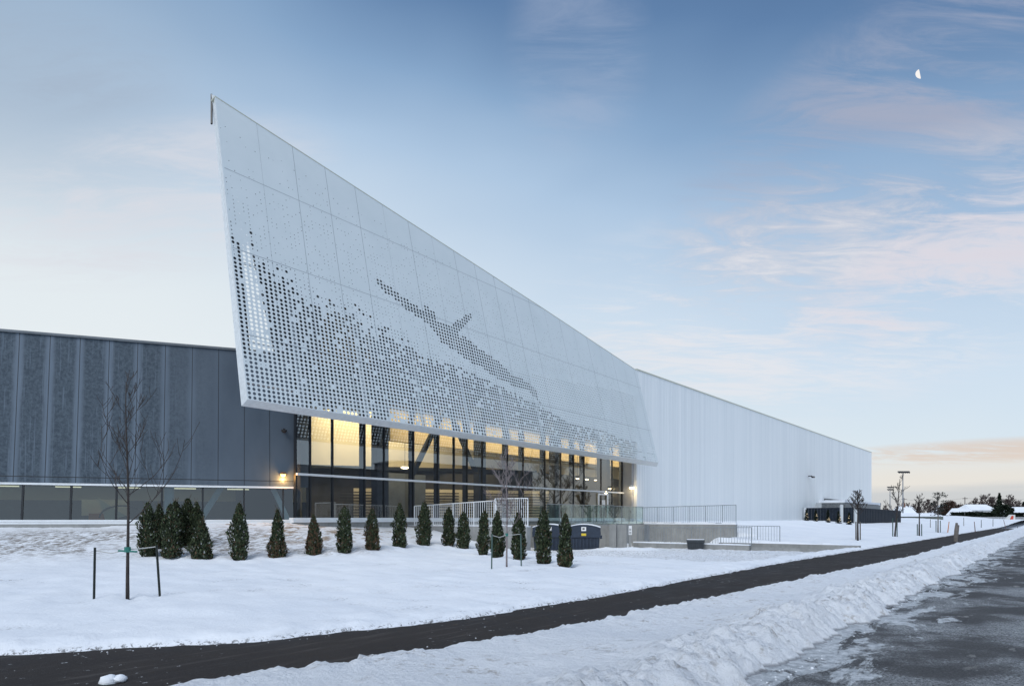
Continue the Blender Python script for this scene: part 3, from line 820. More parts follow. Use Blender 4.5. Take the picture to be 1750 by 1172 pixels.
# joints
jn = MB()
for k in range(1, 31):
    u_ = 1.1 * k + .0
    jn.quad(dwp(u_ - .012, 3.08, -.004), dwp(u_ + .012, 3.08, -.004), dwp(u_ + .012, ZR, -.004), dwp(u_ - .012, ZR, -.004))
jn.quad(dwp(0, 3.30, -.005), dwp(L_, 3.30, -.005), dwp(L_, 3.33, -.005), dwp(0, 3.33, -.005))
jn.build('panel_joints', 'mullion', wing)
MB().box(dwp(L_, ZR, -.08), DW * (L_ + .1), -DN * .5, UP * .10).build('roof_coping', 'unit_grey', wing)
MB().slab([dwp(0, ZR - .3, .3), dwp(L_, ZR - .3, .3), dwp(L_, ZR - .3, 22), dwp(-3, ZR - .3, 22)], (0, 0, .2)).build('roof', 'unit_grey', wing)
MB().box(dwp(L_, 2.97, -.10), DW * L_, -DN * .3, UP * .085).build('head_trim', 'white_trim', wing)
MB().box(dwp(L_, 1.45, -.14), DW * (L_ - .1), -DN * .3, UP * .08).build('sill', 'white_trim', wing)
MB().box(dwp(L_, 1.35, -.20), DW * (L_ - .1), -DN * .3, UP * .09).build('sill', 'white_trim', wing)
MB().box(dwp(L_, .2, -.06), DW * (L_ - .1), -DN * .3, UP * 1.149).build('foundation', 'concrete', wing)
def dpx(px):                 # metres left of the corner for an image column
    r = ray(px, 885); k = (D0.x - r.x * D0.y) / (DW.x - r.x * DW.y); return k
wm = [dpx(p) for p in (484, 417, 346, 276, 198, 120, 37)]
wm = wm + [wm[-1] + 2.25 * k for k in range(1, 9)]
prev = 0.05
for u_ in wm:
    g = MB(); g.quad(dwp(u_ - .03, 1.53), dwp(prev + .03, 1.53), dwp(prev + .03, 2.97), dwp(u_ - .03, 2.97)); g.build('window_pane', 'strip_glass', wing)
    MB().hexa([dwp(u_ + .035, 1.53, .1), dwp(u_ - .035, 1.53, .1), dwp(u_ - .035, 1.53, -.05), dwp(u_ + .035, 1.53, -.05), dwp(u_ + .035, 2.97, .1), dwp(u_ - .035, 2.97, .1), dwp(u_ - .035, 2.97, -.05), dwp(u_ + .035, 2.97, -.05)]).build('mullion', 'mullion', wing)
    prev = u_
def din(k, off, z): return D0 - DW * k - DN * off + UP * z
q = MB(); q.slab([din(.1, .4, 1.3), din(L_, .4, 1.3), din(L_, 9, 1.3), din(-1, 9, 1.3)], (0, 0, .12)); q.build('floor', 'int_floor', wing)
q = MB(); q.slab([din(.1, .6, 3.35), din(L_, .6, 3.35), din(L_, 9, 3.35), din(-1, 9, 3.35)], (0, 0, .12)); q.build('ceiling', 'int_cream', wing)
q = MB(); q.slab([din(-1, 7, 1.4), din(L_, 7, 1.4), din(L_, 7.2, 1.4), din(-1, 7.2, 1.4)], (0, 0, 1.1)); q.build('lower_back_wall', 'unit_grey', wing)
q = MB(); q.slab([din(-1, 7, 2.5), din(L_, 7, 2.5), din(L_, 7.2, 2.5), din(-1, 7.2, 2.5)], (0, 0, .85)); q.build('upper_back_wall', 'int_cream', wing)
for k in range(7):
    q = MB(); q.box(din(2.0 + k * 2.4, 3.2, 3.0), -DW * 1.0, -DN * .12, UP * .05); q.build('strip_light', 'strip_warm', wing)
area('wing_light', din(10, 3.6, 3.3), 18, 4, 70, (1, .92, .78), (0, 0, math.atan2(DW.y, DW.x)))
q = MB(); q.box(din(5.2, 1.4, 1.42), -DW * .38, -DN * .3, UP * 1.9); q.build('column', 'unit_white', wing)
q = MB(); q.hexa([din(4.3, 1.4, 1.42), din(4.0, 1.4, 1.42), din(4.0, 1.7, 1.42), din(4.3, 1.7, 1.42), din(3.2, 1.4, 3.3), din(2.9, 1.4, 3.3), din(2.9, 1.7, 3.3), din(3.2, 1.7, 3.3)]); q.build('brace', 'unit_white', wing)
q = MB(); q.hexa([din(.35, .9, 1.42), din(.1, .9, 1.42), din(.1, 1.1, 1.42), din(.35, 1.1, 1.42), din(1.2, .9, 3.3), din(.95, .9, 3.3), din(.95, 1.1, 3.3), din(1.2, 1.1, 3.3)]); q.build('brace', 'unit_white', wing)
# furniture seen through the strip window
kx = dpx(160); p = din(kx, 2.6, 1.42)
one(MB().slab([p, p - DW * 0 + UP * 1.1 - DW * .3, p + DW * .8 + UP * .3], -DN * .08), 'display_board', 'int_cream', 'pale triangular panel standing behind the strip window of the dark wing', 'display board', p, smooth=False)
kx = dpx(165); p = din(kx, 3.2, 1.42)
tb = thing('lounge_chair', 'orange lounge chair with a pale back behind the strip window', 'chair', p, 0)
MB().box(p - DW * .9 + UP * .05, DW * .9, -DN * .6, UP * .35).build('seat', 'orange', tb)
MB().box(p - DW * 1.3 + UP * .3 - DN * .62, DW * 1.9, -DN * .1, UP * .75).build('backrest', 'int_cream', tb)
p2 = din(dpx(150), 2.4, 1.42)
arc = [p2 + UP * (.2 + .55 * math.sin(th)) + DW * (.9 - .9 * math.cos(th)) for th in [math.pi * k / 12 for k in range(10)]]
one(MB().tube(arc, .04, 6), 'arc_lamp', 'fixture', 'black curved lamp arching over the orange chair', 'floor lamp', p2)

# ------------------------------------------------------------------ wall fittings
def dome(mb, c, r, squash=1.0, n=10, m=5, down=False):
    base = len(mb.v)
    for i in range(m + 1):
        ph = math.pi / 2 * i / m
        for j in range(n):
            th = 2 * math.pi * j / n
            mb.v.append(Vector(c) + Vector((r * math.cos(ph) * math.cos(th), r * math.cos(ph) * math.sin(th), (-1 if down else 1) * squash * r * math.sin(ph))))
    for i in range(m):
        for j in range(n):
            a = base + i * n + j; b = base + i * n + (j + 1) % n
            mb.f.append((a, b, b + n, a + n))
    mb.f.append(tuple(base + j for j in range(n)))
    return mb
def wall_hit_dark(px, py):
    k = dpx(px); p = D0 - DW * k; return k, EYE + (CY - py) / F * p.y
k, z_ = wall_hit_dark(484, 812); p = dwp(k, z_, -.02)
lp = thing('wall_lamp', 'small amber wall lamp glowing on the dark wing beside the glass', 'wall lamp', p)
MB().box(p - DW * .12 + UP * .06, DW * .24, DN * .22, UP * .1).build('housing', 'fixture', lp)
dome(MB(), p + DN * .14 + UP * .055, .12, 1.1, down=True).build('bulb', 'lamp_amber', lp)
l = bpy.data.lights.new('amber_glow', 'POINT'); l.energy = 55; l.color = (1, .5, .14); l.shadow_soft_size = .08
o = bpy.data.objects.new('amber_glow', l); col.objects.link(o); o.location = p + DN * .30 - UP * .08
k, z_ = wall_hit_dark(486, 733); p = dwp(k, z_, -.02)
sc_ = thing('security_camera', 'black dome camera high on the dark wing wall', 'camera', p)
MB().box(p - DW * .05, DW * .10, DN * .25, UP * .07).build('bracket', 'fixture', sc_)
dome(MB(), p + DN * .25, .14, 1.0, down=True).build('housing', 'fixture', sc_)
p = st(49.09, WT + .22, 0); zl_ = EYE + 52 / F * p.y; p.z = zl_
pp = glass_st(1077, 0, WT + .25); pp.z = zl_
lp = thing('wall_lamp', 'warm half round wall lamp on the grey entrance pier', 'wall lamp', pp)
dome(MB(), pp + st(0, -.14) - UP * .0, .24, .8).build('housing', 'white_trim', lp)
dome(MB(), pp + st(0, -.14) - UP * .02, .20, .55, down=True).build('diffuser', 'lamp_warm', lp)
l = bpy.data.lights.new('pier_glow', 'POINT'); l.energy = 26; l.color = (1, .72, .36); l.shadow_soft_size = .12
o = bpy.data.objects.new('pier_glow', l); col.objects.link(o); o.location = pp + st(-.05, -.5) - UP * .35
r_ = ray(1381, 814); k = WT / (-Sy * r_.x + Sx); p = r_ * k + EYEV
sc_ = thing('security_camera', 'small security camera on the far part of the white wall', 'camera', p)
MB().box(p + st(0, -.5), st(.12, 0), st(0, .5), UP * .12).build('bracket', 'fixture', sc_)
MB().box(p + st(-.25, -.75) - UP * .18, st(.8, 0), st(0, .28), UP * .2).build('housing', 'fixture', sc_)
# call button on the pier
p = glass_st(1077, 2.0, WT + .25)
one(MB().box(p + st(0, -.04), st(.1, 0), st(0, .04), UP * .22), 'intercom', 'fixture', 'small dark intercom plate on the grey pier under the warm lamp', 'intercom', p)
# pendant lamps inside the hall
for (px, py, Y, lb) in ((653, 797, 43, 'left of the two glowing ceiling spots inside the glass hall'), (692, 798.5, 45, 'right of the two glowing ceiling spots inside the glass hall')):
    p = ray(px, py) * Y + EYEV
    t_ = thing('ceiling_spot', lb, 'lamp', p, 0, 'ceiling spots in the hall')
    dome(MB(), p, .32, .35).build('housing', 'white_trim', t_)
    dome(MB(), p - UP * .01, .26, .3, down=True).build('diffuser', 'lamp_warm', t_)
    MB().tube([p + UP * .1, Vector((p.x, p.y, ZG - .05))], .015, 4).build('rod', 'fixture', t_)
for i, px in enumerate((987, 1003, 1018, 1035)):
    p = ray(px, 822) * (57 + i) ; p = glass_st(px, EYE + 62 / F * 58, GT + 1.6)
    t_ = thing('ceiling_spot', ['first', 'second', 'third', 'fourth'][i] + ' from the left in the short row of ceiling spots by the entrance', 'lamp', p, 0, 'row of spots by the entrance')
    dome(MB(), p, .16, .35).build('housing', 'white_trim', t_)
    dome(MB(), p - UP * .01, .13, .3, down=True).build('diffuser', 'lamp_warm', t_)
    MB().tube([p + UP * .05, Vector((p.x, p.y, ZG - .05))], .012, 4).build('rod', 'fixture', t_)

# ------------------------------------------------------------------ terrace, walls and guards
def stwall(name, label, s0, s1, t0, t1, z0, z1, m='concrete', cat='wall', snow=0):
    b = st((s0 + s1) / 2, (t0 + t1) / 2, max(z0, 0))
    r = thing(name, label, cat, b, ANG) if snow else None
    mb = MB().stbox(s0, s1, t0, t1, z0, z1)
    if not snow: return one(mb, name, m, label, cat, b, ANG)
    mb.build('body', m, r)
    cap = MB(); n = 14; L = max(s1 - s0, t1 - t0); along = (s1 - s0) > (t1 - t0)
    rr = random.Random(int(L * 100))
    for k in range(n):
        u0, u1 = k / n, (k + 1) / n; h_ = snow * (.6 + .8 * rr.random())
        if along: cap.stbox(lerp(s0, s1, u0), lerp(s0, s1, u1), t0 - .02, t1 + .02, z1, z1 + h_)
        else: cap.stbox(s0 - .02, s1 + .02, lerp(t0, t1, u0), lerp(t0, t1, u1), z1, z1 + h_)
    cap.build('snow_cap', 'snow_plain', r)
    return r
stwall('retaining_wall', 'smooth pale concrete wall end beside the dumpsters under the white railing', 25.25, 25.55, 19.3, 27.3, -.4, 1.19, snow=.03)
stwall('terrace', 'concrete entrance terrace under the glass balustrade', 33.5, 46.0, 24.0, 27.3, -.4, 1.18)
stwall('retaining_wall', 'long grey concrete wall with overhanging snow beneath the steel railing', 45.8, 46.1, 17.1, 24.0, -.4, 1.16, snow=.12)
stwall('kerb_wall', 'low concrete kerb wall running to the asphalt path', 38.3, 38.6, 7.9, 15.3, -.5, .19)
stwall('kerb_wall', 'lower concrete step in front of the long kerb wall', 37.45, 37.85, 9.3, 13.1, -.5, .0)
stwall('kerb_wall', 'snow covered concrete kerb below the lower steel railing', 37.3, 37.6, 13.2, 20.3, -.4, .10, snow=.06)

def railing(root, mm, p0, p1, z0a, z1a, z0b, z1b, n, post_every=9, r=.011, rp=.026):
    """bars between p0 and p1 (st tuples)"""
    P0, P1 = st(*p0), st(*p1)
    lo0, lo1 = P0 + UP * z0a, P1 + UP * z0b; hi0, hi1 = P0 + UP * z1a, P1 + UP * z1b
    MB().tube([hi0, hi1], rp * .8, 5).build('top_rail', mm, root)
    MB().tube([lo0 + UP * .06, lo1 + UP * .06], rp * .7, 5).build('bottom_rail', mm, root)
    for k in range(n + 1):
        u = k / n; a = lo0.lerp(lo1, u); b = hi0.lerp(hi1, u)
        isp = k % post_every == 0 or k == n
        MB().tube([a + UP * (0 if isp else .06), b], rp if isp else r, 5).build('post' if isp else 'bar', mm, root)
rr_ = thing('white_railing', 'lower left white bar railing on the concrete wall before the glass', 'railing', st(25.4, 23.6, 1.2), ANG)
railing(rr_, 'white_rail', (25.4, 27.0), (25.4, 21.3), 1.19, 2.25, 1.2, 2.45, 40, 10, .014, .032)
rr_ = thing('white_railing', 'taller right end of the white bar railing behind the staked sapling', 'railing', st(25.4, 20.2, 1.2), ANG)
railing(rr_, 'white_rail', (25.4, 21.35), (25.4, 19.35), 1.2, 2.54, 1.2, 2.53, 16, 16, .014, .032)
rr_ = thing('steel_railing', 'upper grey steel bar railing along the terrace wall beside the white facade', 'railing', st(45.95, 20, 1.2), ANG)
railing(rr_, 'steel_rail', (45.95, 24.2), (45.95, 17.15), 1.18, 2.39, 1.2, 2.50, 52, 9, .012, .026)
rr_ = thing('steel_railing', 'lower grey steel bar railing in front of the concrete wall, behind the dark bin', 'railing', st(37.7, 16.5, 0), ANG)
railing(rr_, 'steel_rail', (37.7, 20.2), (37.7, 13.2), .05, 1.02, .05, 1.09, 44, 11, .011, .024)
rr_ = thing('steel_railing', 'short steel bar railing standing in the snow right of the terrace', 'railing', st(41, 14, 0), ANG)
railing(rr_, 'steel_rail', (41, 15.3), (41, 12.7), .05, 1.14, .12, 1.12, 16, 8, .011, .024)

gr = thing('glass_balustrade', 'green tinted glass balustrade around the entrance terrace', 'balustrade', st(41.6, 25.0, 1.2), ANG)
def gpanels(p0, p1, z0, z1, n):
    for k in range(n):
        a = st(lerp(p0[0], p1[0], k / n), lerp(p0[1], p1[1], k / n)); b = st(lerp(p0[0], p1[0], (k + 1) / n), lerp(p0[1], p1[1], (k + 1) / n))
        d = (b - a).normalized() * .015
        nrm = Vector((-(b - a).y, (b - a).x, 0)).normalized() * .012
        MB().slab([a + d + UP * z0, b - d + UP * z0, b - d + UP * z1, a + d + UP * z1], nrm).build('glass_panel', 'guard_glass', gr)
        MB().tube([a + UP * z0, a + UP * z1], .02, 5).build('post', 'steel_rail', gr)
    a, b = st(*p0), st(*p1)
    MB().tube([a + UP * (z1 + .02), b + UP * (z1 + .02)], .022, 5).build('handrail', 'steel_rail', gr)
gpanels((33.6, 24.15), (41.6, 24.15), 1.1, 2.44, 6)
gpanels((41.6, 26.9), (41.6, 24.15), 1.1, 2.5, 2)
gpanels((41.6, 24.15), (45.9, 24.15), 1.1, 2.42, 4)

# bins
def dumpster(c, w_, d_, h_, yaw, label):
    r = thing('dumpster', label, 'dumpster', c, yaw, 'navy dumpsters in the service yard')
    cs, sn = math.cos(yaw), math.sin(yaw); ux = Vector((cs, sn, 0)); uy = Vector((-sn, cs, 0))
    o = Vector(c) - ux * w_ / 2 - uy * d_ / 2 + UP * .08
    b = MB(); ins = .06
    b.hexa([o + ux * ins + uy * ins, o + ux * (w_ - ins) + uy * ins, o + ux * (w_ - ins) + uy * (d_ - ins), o + ux * ins + uy * (d_ - ins),
            o + UP * h_ * .72, o + ux * w_ + UP * h_ * .72, o + ux * w_ + uy * d_ + UP * h_ * .72, o + uy * d_ + UP * h_ * .72])
    n = 9
    for k in range(n):
        b.box(o + ux * (.1 + k * (w_ - .25) / (n - 1)) - uy * .035 + UP * .05, ux * .07, uy * .05, UP * h_ * .42)
    b.box(o - ux * .05 - uy * .06 + UP * h_ * .50, ux * (w_ + .1), uy * .08, UP * h_ * .2)
    b.box(o + ux * w_ + UP * h_ * .45 + uy * .1, ux * .12, uy * .2, UP * .18)
    b.build('body', 'navy_plastic', r)
    lid = MB(); m = 8; prof = []
    for k in range(m + 1):
        u = k / m; prof.append((u * (w_ + .06) - .03, h_ * .72 + h_ * .26 * math.sin(math.pi * (.12 + .76 * u)) ** .6))
    pts = [o + ux * a - uy * .04 + UP * z__ for a, z__ in prof] + [o + ux * (w_ + .03) - uy * .04 + UP * h_ * .70, o - ux * .03 - uy * .04 + UP * h_ * .70]
    lid.slab(pts, uy * (d_ + .08)); lid.build('lid', 'navy_plastic', r)
    sn_ = MB(); pts = [o + ux * a - uy * .06 + UP * (z__ + .0) for a, z__ in prof] + [o + ux * a - uy * .06 + UP * (z__ + .05) for a, z__ in reversed(prof)]
    sn_.slab(pts, uy * (d_ + .1)); sn_.build('snow_cap', 'snow_plain', r)
    for k in (0, 1):
        MB().box(o + ux * (w_ * .5 - .12) - uy * .075 + UP * (h_ * (.74 if k == 0 else .56)), ux * .26, uy * .012, UP * (.22 if k == 0 else .13)).build('sticker', 'label_white' if k == 0 else 'label_yellow', r)
        if k == 0: MB().box(o + ux * (w_ * .5 - .06) - uy * .079 + UP * (h_ * .74 + .08), ux * .12, uy * .003, UP * .08).build('sticker', 'fixture', r)
    for k in (.1, .82): MB().box(o + ux * w_ * k + UP * -.08, ux * .2, uy * d_, UP * .1).build('foot', 'fixture', r)
dumpster(at(998, 37.6, -.24), 1.75, 1.2, 1.44, R(-8), 'navy dumpster with rounded lid, right one next to the concrete wall')
dumpster(at(940, 37.9, -.24), 1.75, 1.2, 1.44, R(-8), 'navy dumpster half hidden by the two cedars, left of its twin')
c = hit(1189, 941)
bn_ = thing('bin', 'squat dark ribbed storage bin in front of the lower railing', 'bin', c, R(-12))
cs, sn = math.cos(R(-12)), math.sin(R(-12)); ux = Vector((cs, sn, 0)); uy = Vector((-sn, cs, 0)); o_ = Vector(c) - ux * .46 - UP * .06
b = MB(); b.hexa([o_ + ux * .05 + uy * .04, o_ + ux * .87 + uy * .04, o_ + ux * .87 + uy * .6, o_ + ux * .05 + uy * .6, o_ + UP * .55, o_ + ux * .92 + UP * .55, o_ + ux * .92 + uy * .65 + UP * .55, o_ + uy * .65 + UP * .55])
for k in range(8): b.box(o_ + ux * (.08 + .105 * k) - uy * .01 + UP * .02, ux * .03, uy * .05, UP * .5)
b.build('body', 'bin_plastic', bn_)
MB().box(o_ - ux * .03 - uy * .05 + UP * .55, ux * .98, uy * .75, UP * .14).build('lid', 'bin_plastic', bn_)
MB().box(o_ - ux * .01 - uy * .03 + UP * .69, ux * .94, uy * .7, UP * .025).build('snow_cap', 'snow_plain', bn_)
# concrete blocks behind the dumpsters
def block(px0, px1, Y0, Y1, ztop, label, dep=1.2, name='concrete_block'):
    a, b = at(px0, Y0, -.4), at(px1, Y1, -.4); d = (b - a).normalized(); n_ = Vector((-d.y, d.x, 0)) * dep
    one(MB().slab([a, b, b + n_, a + n_], UP * (ztop + .4)), name, 'concrete', label, 'wall', (a.x, a.y, 0))
block(1012, 1041, 40.5, 39.7, 1.17, 'weathered concrete wall panel directly right of the dumpsters', .25)
block(1041, 1053, 39.3, 39.2, 1.24, 'narrow pale concrete pillar between two darker wall panels', .9)
block(1054, 1071, 39.4, 39.3, 1.20, 'square dark concrete block left of the small sign post', 1.2)
block(1079, 1101, 42.8, 42.4, 1.18, 'concrete block right of the small sign post', 1.0)
p = at(1075, 39.0, -.2)
sg = thing('sign_post', 'short post with a small white notice between the concrete blocks', 'sign', p)
MB().box(p, (.12, 0, 0), (0, .1, 0), (0, 0, 1.2)).build('post', 'concrete', sg)
MB().box(p + Vector((-.02, -.02, .85)), (.18, 0, 0), (0, .02, 0), (0, 0, .52)).build('plate', 'label_white', sg)
mk = MB(); 
for (xx, zz_) in ((.02, 1.18), (.02, 1.0)):
    mk.box(p + Vector((xx, -.026, zz_)), (.09, 0, 0), (0, .004, 0), (0, 0, .02)); mk.box(p + Vector((xx, -.026, zz_ - .09)), (.09, 0, 0), (0, .004, 0), (0, 0, .02))
    mk.box(p + Vector((xx, -.027, zz_ - .09)), (.02, 0, 0), (0, .004, 0), (0, 0, .11)); mk.box(p + Vector((xx + .07, -.027, zz_ - .09)), (.02, 0, 0), (0, .004, 0), (0, 0, .11))
mk.build('lettering', 'fixture', sg)

# ------------------------------------------------------------------ plant enclosure at the far end
En = thing('screen_fence', 'dark navy plank enclosure against the far end of the white wall', 'fence', at(1462, 87.5, .6), ANG)
pA = st(*to_st(*at(1374, 90.6).xy)); pB = at(1464, 87.2); pC = at(1540, 111.5)
def fence(a, b, z0a, z1a, z0b, z1b, n, m='navy_fence', root=None, w=.07):
    d = (b - a).normalized(); nn = Vector((-d.y, d.x, 0)) * w; L = (b - a).length
    q = MB()
    for k in range(n):
        u0, u1 = k / n, (k + 1) / n - .012 / (L / n) / n
        p0, p1 = a.lerp(b, u0), a.lerp(b, u1); off = nn * (.35 if k % 2 else 0)
        q.slab([p0 + off + UP * lerp(z0a, z0b, u0), p1 + off + UP * lerp(z0a, z0b, u1), p1 + off + UP * lerp(z1a, z1b, u1), p0 + off + UP * lerp(z1a, z1b, u0)], nn)
    q.build('plank_panel', m, root)
fence(pA, pB, .2, 2.95, .2, 2.95, 34, root=En)
fence(pB, pC, .2, 2.95, .2, 2.8, 60, root=En)
for (px, Y, zt) in ((1374, 90.4, 3.0), (1437, 88.0, 3.35), (1461, 87.0, 3.1)):
    p = at(px, Y, .2); MB().box(p, (.28 * 1.1, 0, 0), (0, .3, 0), (0, 0, zt - .2)).build('post', 'unit_white', En)
hv = thing('chiller_unit', 'pale mechanical unit with a snowy top rising over the navy enclosure', 'machine', at(1450, 101, 1), ANG)
a, b = at(1403, 97), at(1444, 93); d2 = st(0, 1) * 3
MB().slab([a, b, b + d2, a + d2], UP * 3.75).build('housing', 'unit_white', hv)
b2 = at(1505, 114); MB().slab([b, b2, b2 + d2, b + d2], UP * 3.7).build('coil', 'unit_grey', hv)
MB().slab([a + UP * 3.76, b + UP * 3.76, b2 + UP * 3.76, b2 + d2 + UP * 3.76, a + d2 + UP * 3.76], UP * .35).build('snow_cap', 'snow_plain', hv)
pi = MB()
a3, b3 = a + UP * 4.35 + st(2, 0), b2 + UP * 4.0
pi.tube([a3, a3.lerp(b3, .3), a3.lerp(b3, .6), b3], .10, 6)
for k in range(11): q_ = a3.lerp(b3, k / 10); pi.tube([q_, q_ - UP * .4], .05, 4)
pi.build('pipe', 'fixture', hv)

# ------------------------------------------------------------------ moon
MD = 3500.0
pm = ray(1572, 127) * MD + EYEV; Rm = 7.6 / F * MD
pts_o, pts_i = [], []
n = 22
for k in range(n + 1):
    th = math.pi * (.5 + k / n)                         # left limb, top to bottom
    pts_o.append((math.cos(th), math.sin(th))); pts_i.append((-.60 * math.sin(math.pi * k / n) * 1.0, math.sin(th)))
mo = MB(); vx = Vector((1, 0, 0)); tilt = R(13)
def mp(c, y_): 
    xx = c[0] * math.cos(tilt) - c[1] * math.sin(tilt); zz_ = c[0] * math.sin(tilt) + c[1] * math.cos(tilt)
    return pm + Vector((xx * Rm, y_, zz_ * Rm))
base = 0
for k in range(n + 1):
    o_, i_ = pts_o[k], pts_i[k]; mid = ((o_[0] * .6 + i_[0] * .4), o_[1])
    mo.v += [mp(o_, 0), mp(mid, -Rm * .6 * abs(math.cos(math.pi * (k / n - .5)))), mp(i_, -Rm * .9 * abs(math.cos(math.pi * (k / n - .5)))), mp(i_, Rm * .1)]
for k in range(n):
    for j in range(4):
        a = k * 4 + j; b = k * 4 + (j + 1) % 4; mo.f.append((a, b, b + 4, a + 4))
one(mo, 'moon', 'moonlight', 'pale crescent moon high in the blue sky at upper right', 'moon', pm, smooth=True)

# ------------------------------------------------------------------ trees
def cedar(px, yb, yt, wpx, seed, label, dead=.2, lean=0.0, group='cedars planted in a row before the building', dens=1.0, deadz=.35, mat_='cedar'):
    b = hit(px, yb); H = (yb - yt) * b.y / F; Wd = wpx * b.y / F / 2 * .84
    rg = random.Random(seed)
    root = thing('cedar', label, 'tree', b, 0, group)
    MB().tube([b - UP * .15, b + UP * H * .4, b + UP * H * .85 + Vector((lean, 0, 0)) * H * .8], [.035, .025, .008], 6).build('trunk', 'bark', root)
    q = MB()
    ph = [rg.random() * 6.28 for _ in range(6)]
    tp = rg.uniform(.75, 1.35); bl = rg.uniform(-.12, .12); PR = [.62, .84, .98, .95 + bl, (.84 + bl) ** tp, .64 ** tp, .38 ** tp, .07]
    if 'conical' in label or 'pointed' in label: PR = [.8, .98, 1.0, .82, .60, .38, .20, .04]
    def rad(h, th):
        prof = interp([0, .05, .2, .42, .62, .8, .92, 1.0], PR, h)
        lob = 1.02 + .17 * math.sin(3 * th + ph[0] + 4 * h) + (.14 * math.sin(5 * th + ph[1] - 7 * h)) + .14 * math.sin(2 * th + ph[2] + 11 * h)
        return Wd * prof * lob
    # opaque inner core
    nc = 10; rings = 9; base = len(q.v)
    for i in range(rings):
        h = .04 + .86 * i / (rings - 1)
        for j in range(nc):
            th = 2 * math.pi * j / nc; r_ = rad(h, th) * .50 * rg.uniform(.8, 1.15)
            q.v.append(b + Vector((math.cos(th) * r_ + lean * h * H, math.sin(th) * r_, h * H))); q.dead.append(.0)
    for i in range(rings - 1):
        for j in range(nc):
            a = base + i * nc + j; c_ = base + i * nc + (j + 1) % nc; q.f.append((a, c_, c_ + nc, a + nc))
    nspray = int(5600 * dens)
    for k in range(nspray):
        h = rg.random() ** 1.15; th = rg.random() * 6.283
        clump = .5 + .5 * noise.noise(Vector((math.cos(th) * 2.2, math.sin(th) * 2.2, h * 7 + seed)))
        r_ = rad(h, th) * (.50 + .52 * rg.random() ** .6) * (.66 + .58 * clump)
        if noise.noise(Vector((math.cos(th) * 3, math.sin(th) * 3, h * 9 + seed * 3))) > .22 and rg.random() < .7: continue
        c_ = b + Vector((math.cos(th) * r_ + lean * h * H, math.sin(th) * r_, .02 * H + h * H * .97))
        out = Vector((math.cos(th), math.sin(th), 0)); sz = rg.uniform(.026, .070) * (1.1 if h < .8 else .8)
        d = (UP * rg.uniform(.6, 1.3) + out * rg.uniform(.1, .9) + Vector((rg.uniform(-.4, .4), rg.uniform(-.4, .4), 0))).normalized()
        sd = d.cross(out + Vector((rg.uniform(-.8, .8), rg.uniform(-.8, .8), .1))).normalized()
        if sd.length < .5: continue
        dd = 1.0 if rg.random() < dead * (.95 if h < deadz else .15) * (1.4 if h < deadz * .6 else 1) * (1.6 * clump ** 1.5) else 0.0
        i0 = len(q.v)
        q.v += [c_ - sd * sz * .28, c_ + sd * sz * .28, c_ + d * sz * .7 + sd * sz * .34, c_ + d * sz * 1.35, c_ + d * sz * .7 - sd * sz * .34]
        q.dead += [dd if rg.random() > .035 else 1.0] * 5; q.f.append((i0, i0 + 1, i0 + 2, i0 + 3, i0 + 4))
    for k in range(26):
        u = rg.uniform(.7, 1.0); p = b + Vector((rg.uniform(-.05, .05) + lean * u * H, rg.uniform(-.05, .05), u * H * .98)); e = p + Vector((rg.uniform(-.10, .10), rg.uniform(-.1, .1), rg.uniform(.10, .26)))
        n0 = len(q.v); q.tube([p, e], [.007, .004], 3); q.dead += [.7] * (len(q.v) - n0)
    q.build('crown', mat_, root)
    return root
CL = 'cedars crowded together at the left end of the row'
cedar(321, 934, 852, 30, 31, 'tall dark cedar at the back right of the crowded clump', .05, group=CL)
cedar(300, 938, 856, 28, 32, 'dark cedar at the middle back of the crowded clump', .05, group=CL)
cedar(272, 940, 862, 24, 33, 'slim cedar half hidden behind the left pair of the clump', .05, group=CL)
cedar(336, 938, 858, 30, 34, 'dark cedar at the back right edge of the clump above the small one', .05, group=CL)
cedar(253, 953, 858, 32, 1, 'tall cedar at the left edge of the clump beside the staked tree', .12, group=CL)
cedar(291, 955, 862, 34, 2, 'broad cedar at the front middle of the crowded clump', .12, group=CL)
cedar(345, 957, 888, 42, 3, 'short conical cedar at the front right of the clump', .10, group=CL)
cedar(409, 959, 860, 34, 4, 'full green cedar with a bare stem base, first right of the clump', .10)
cedar(474, 955, 871, 32, 5, 'narrow pointed cedar with orange brown foot, second right of the clump', .55)
cedar(536, 951, 880, 30, 6, 'smallest and brownest pointed cedar in the row', .55, deadz=.9)
cedar(589, 947, 866, 28, 7, 'dark green cedar with ragged grey tip right of the brownest one', .1)
cedar(636, 942, 870, 28, 8, 'half browned cedar with rusty middle before the concrete plinth', .5, deadz=.6)
cedar(683, 938, 860, 29, 9, 'tall cedar before the glass with a thin fuzzy tip', .08)
cedar(725, 934, 858, 30, 10, 'broad topped cedar just left of the white railing', .08)
cedar(767, 935, 867, 23, 11, 'slim cedar in front of the left end of the white railing', .06)
cedar(792, 940, 875, 25, 12, 'greyish green bushy cedar before the white railing', .08)
cedar(825, 951, 873, 23, 13, 'narrow cedar left of the thin staked sapling', .1, .04)
cedar(850, 958, 873, 25, 14, 'cedar tied with cord standing just left of the sapling trunk', .1)
cedar(886, 960, 876, 27, 15, 'cedar behind the right stake of the sapling', .1)
cedar(928, 965, 871, 30, 16, 'tall olive cedar in front of the left dumpster', .18, .02)
cedar(966, 971, 878, 27, 17, 'last cedar of the row, dark, in front of the right dumpster', .22)
XL = 'small lit cedars before the navy enclosure'
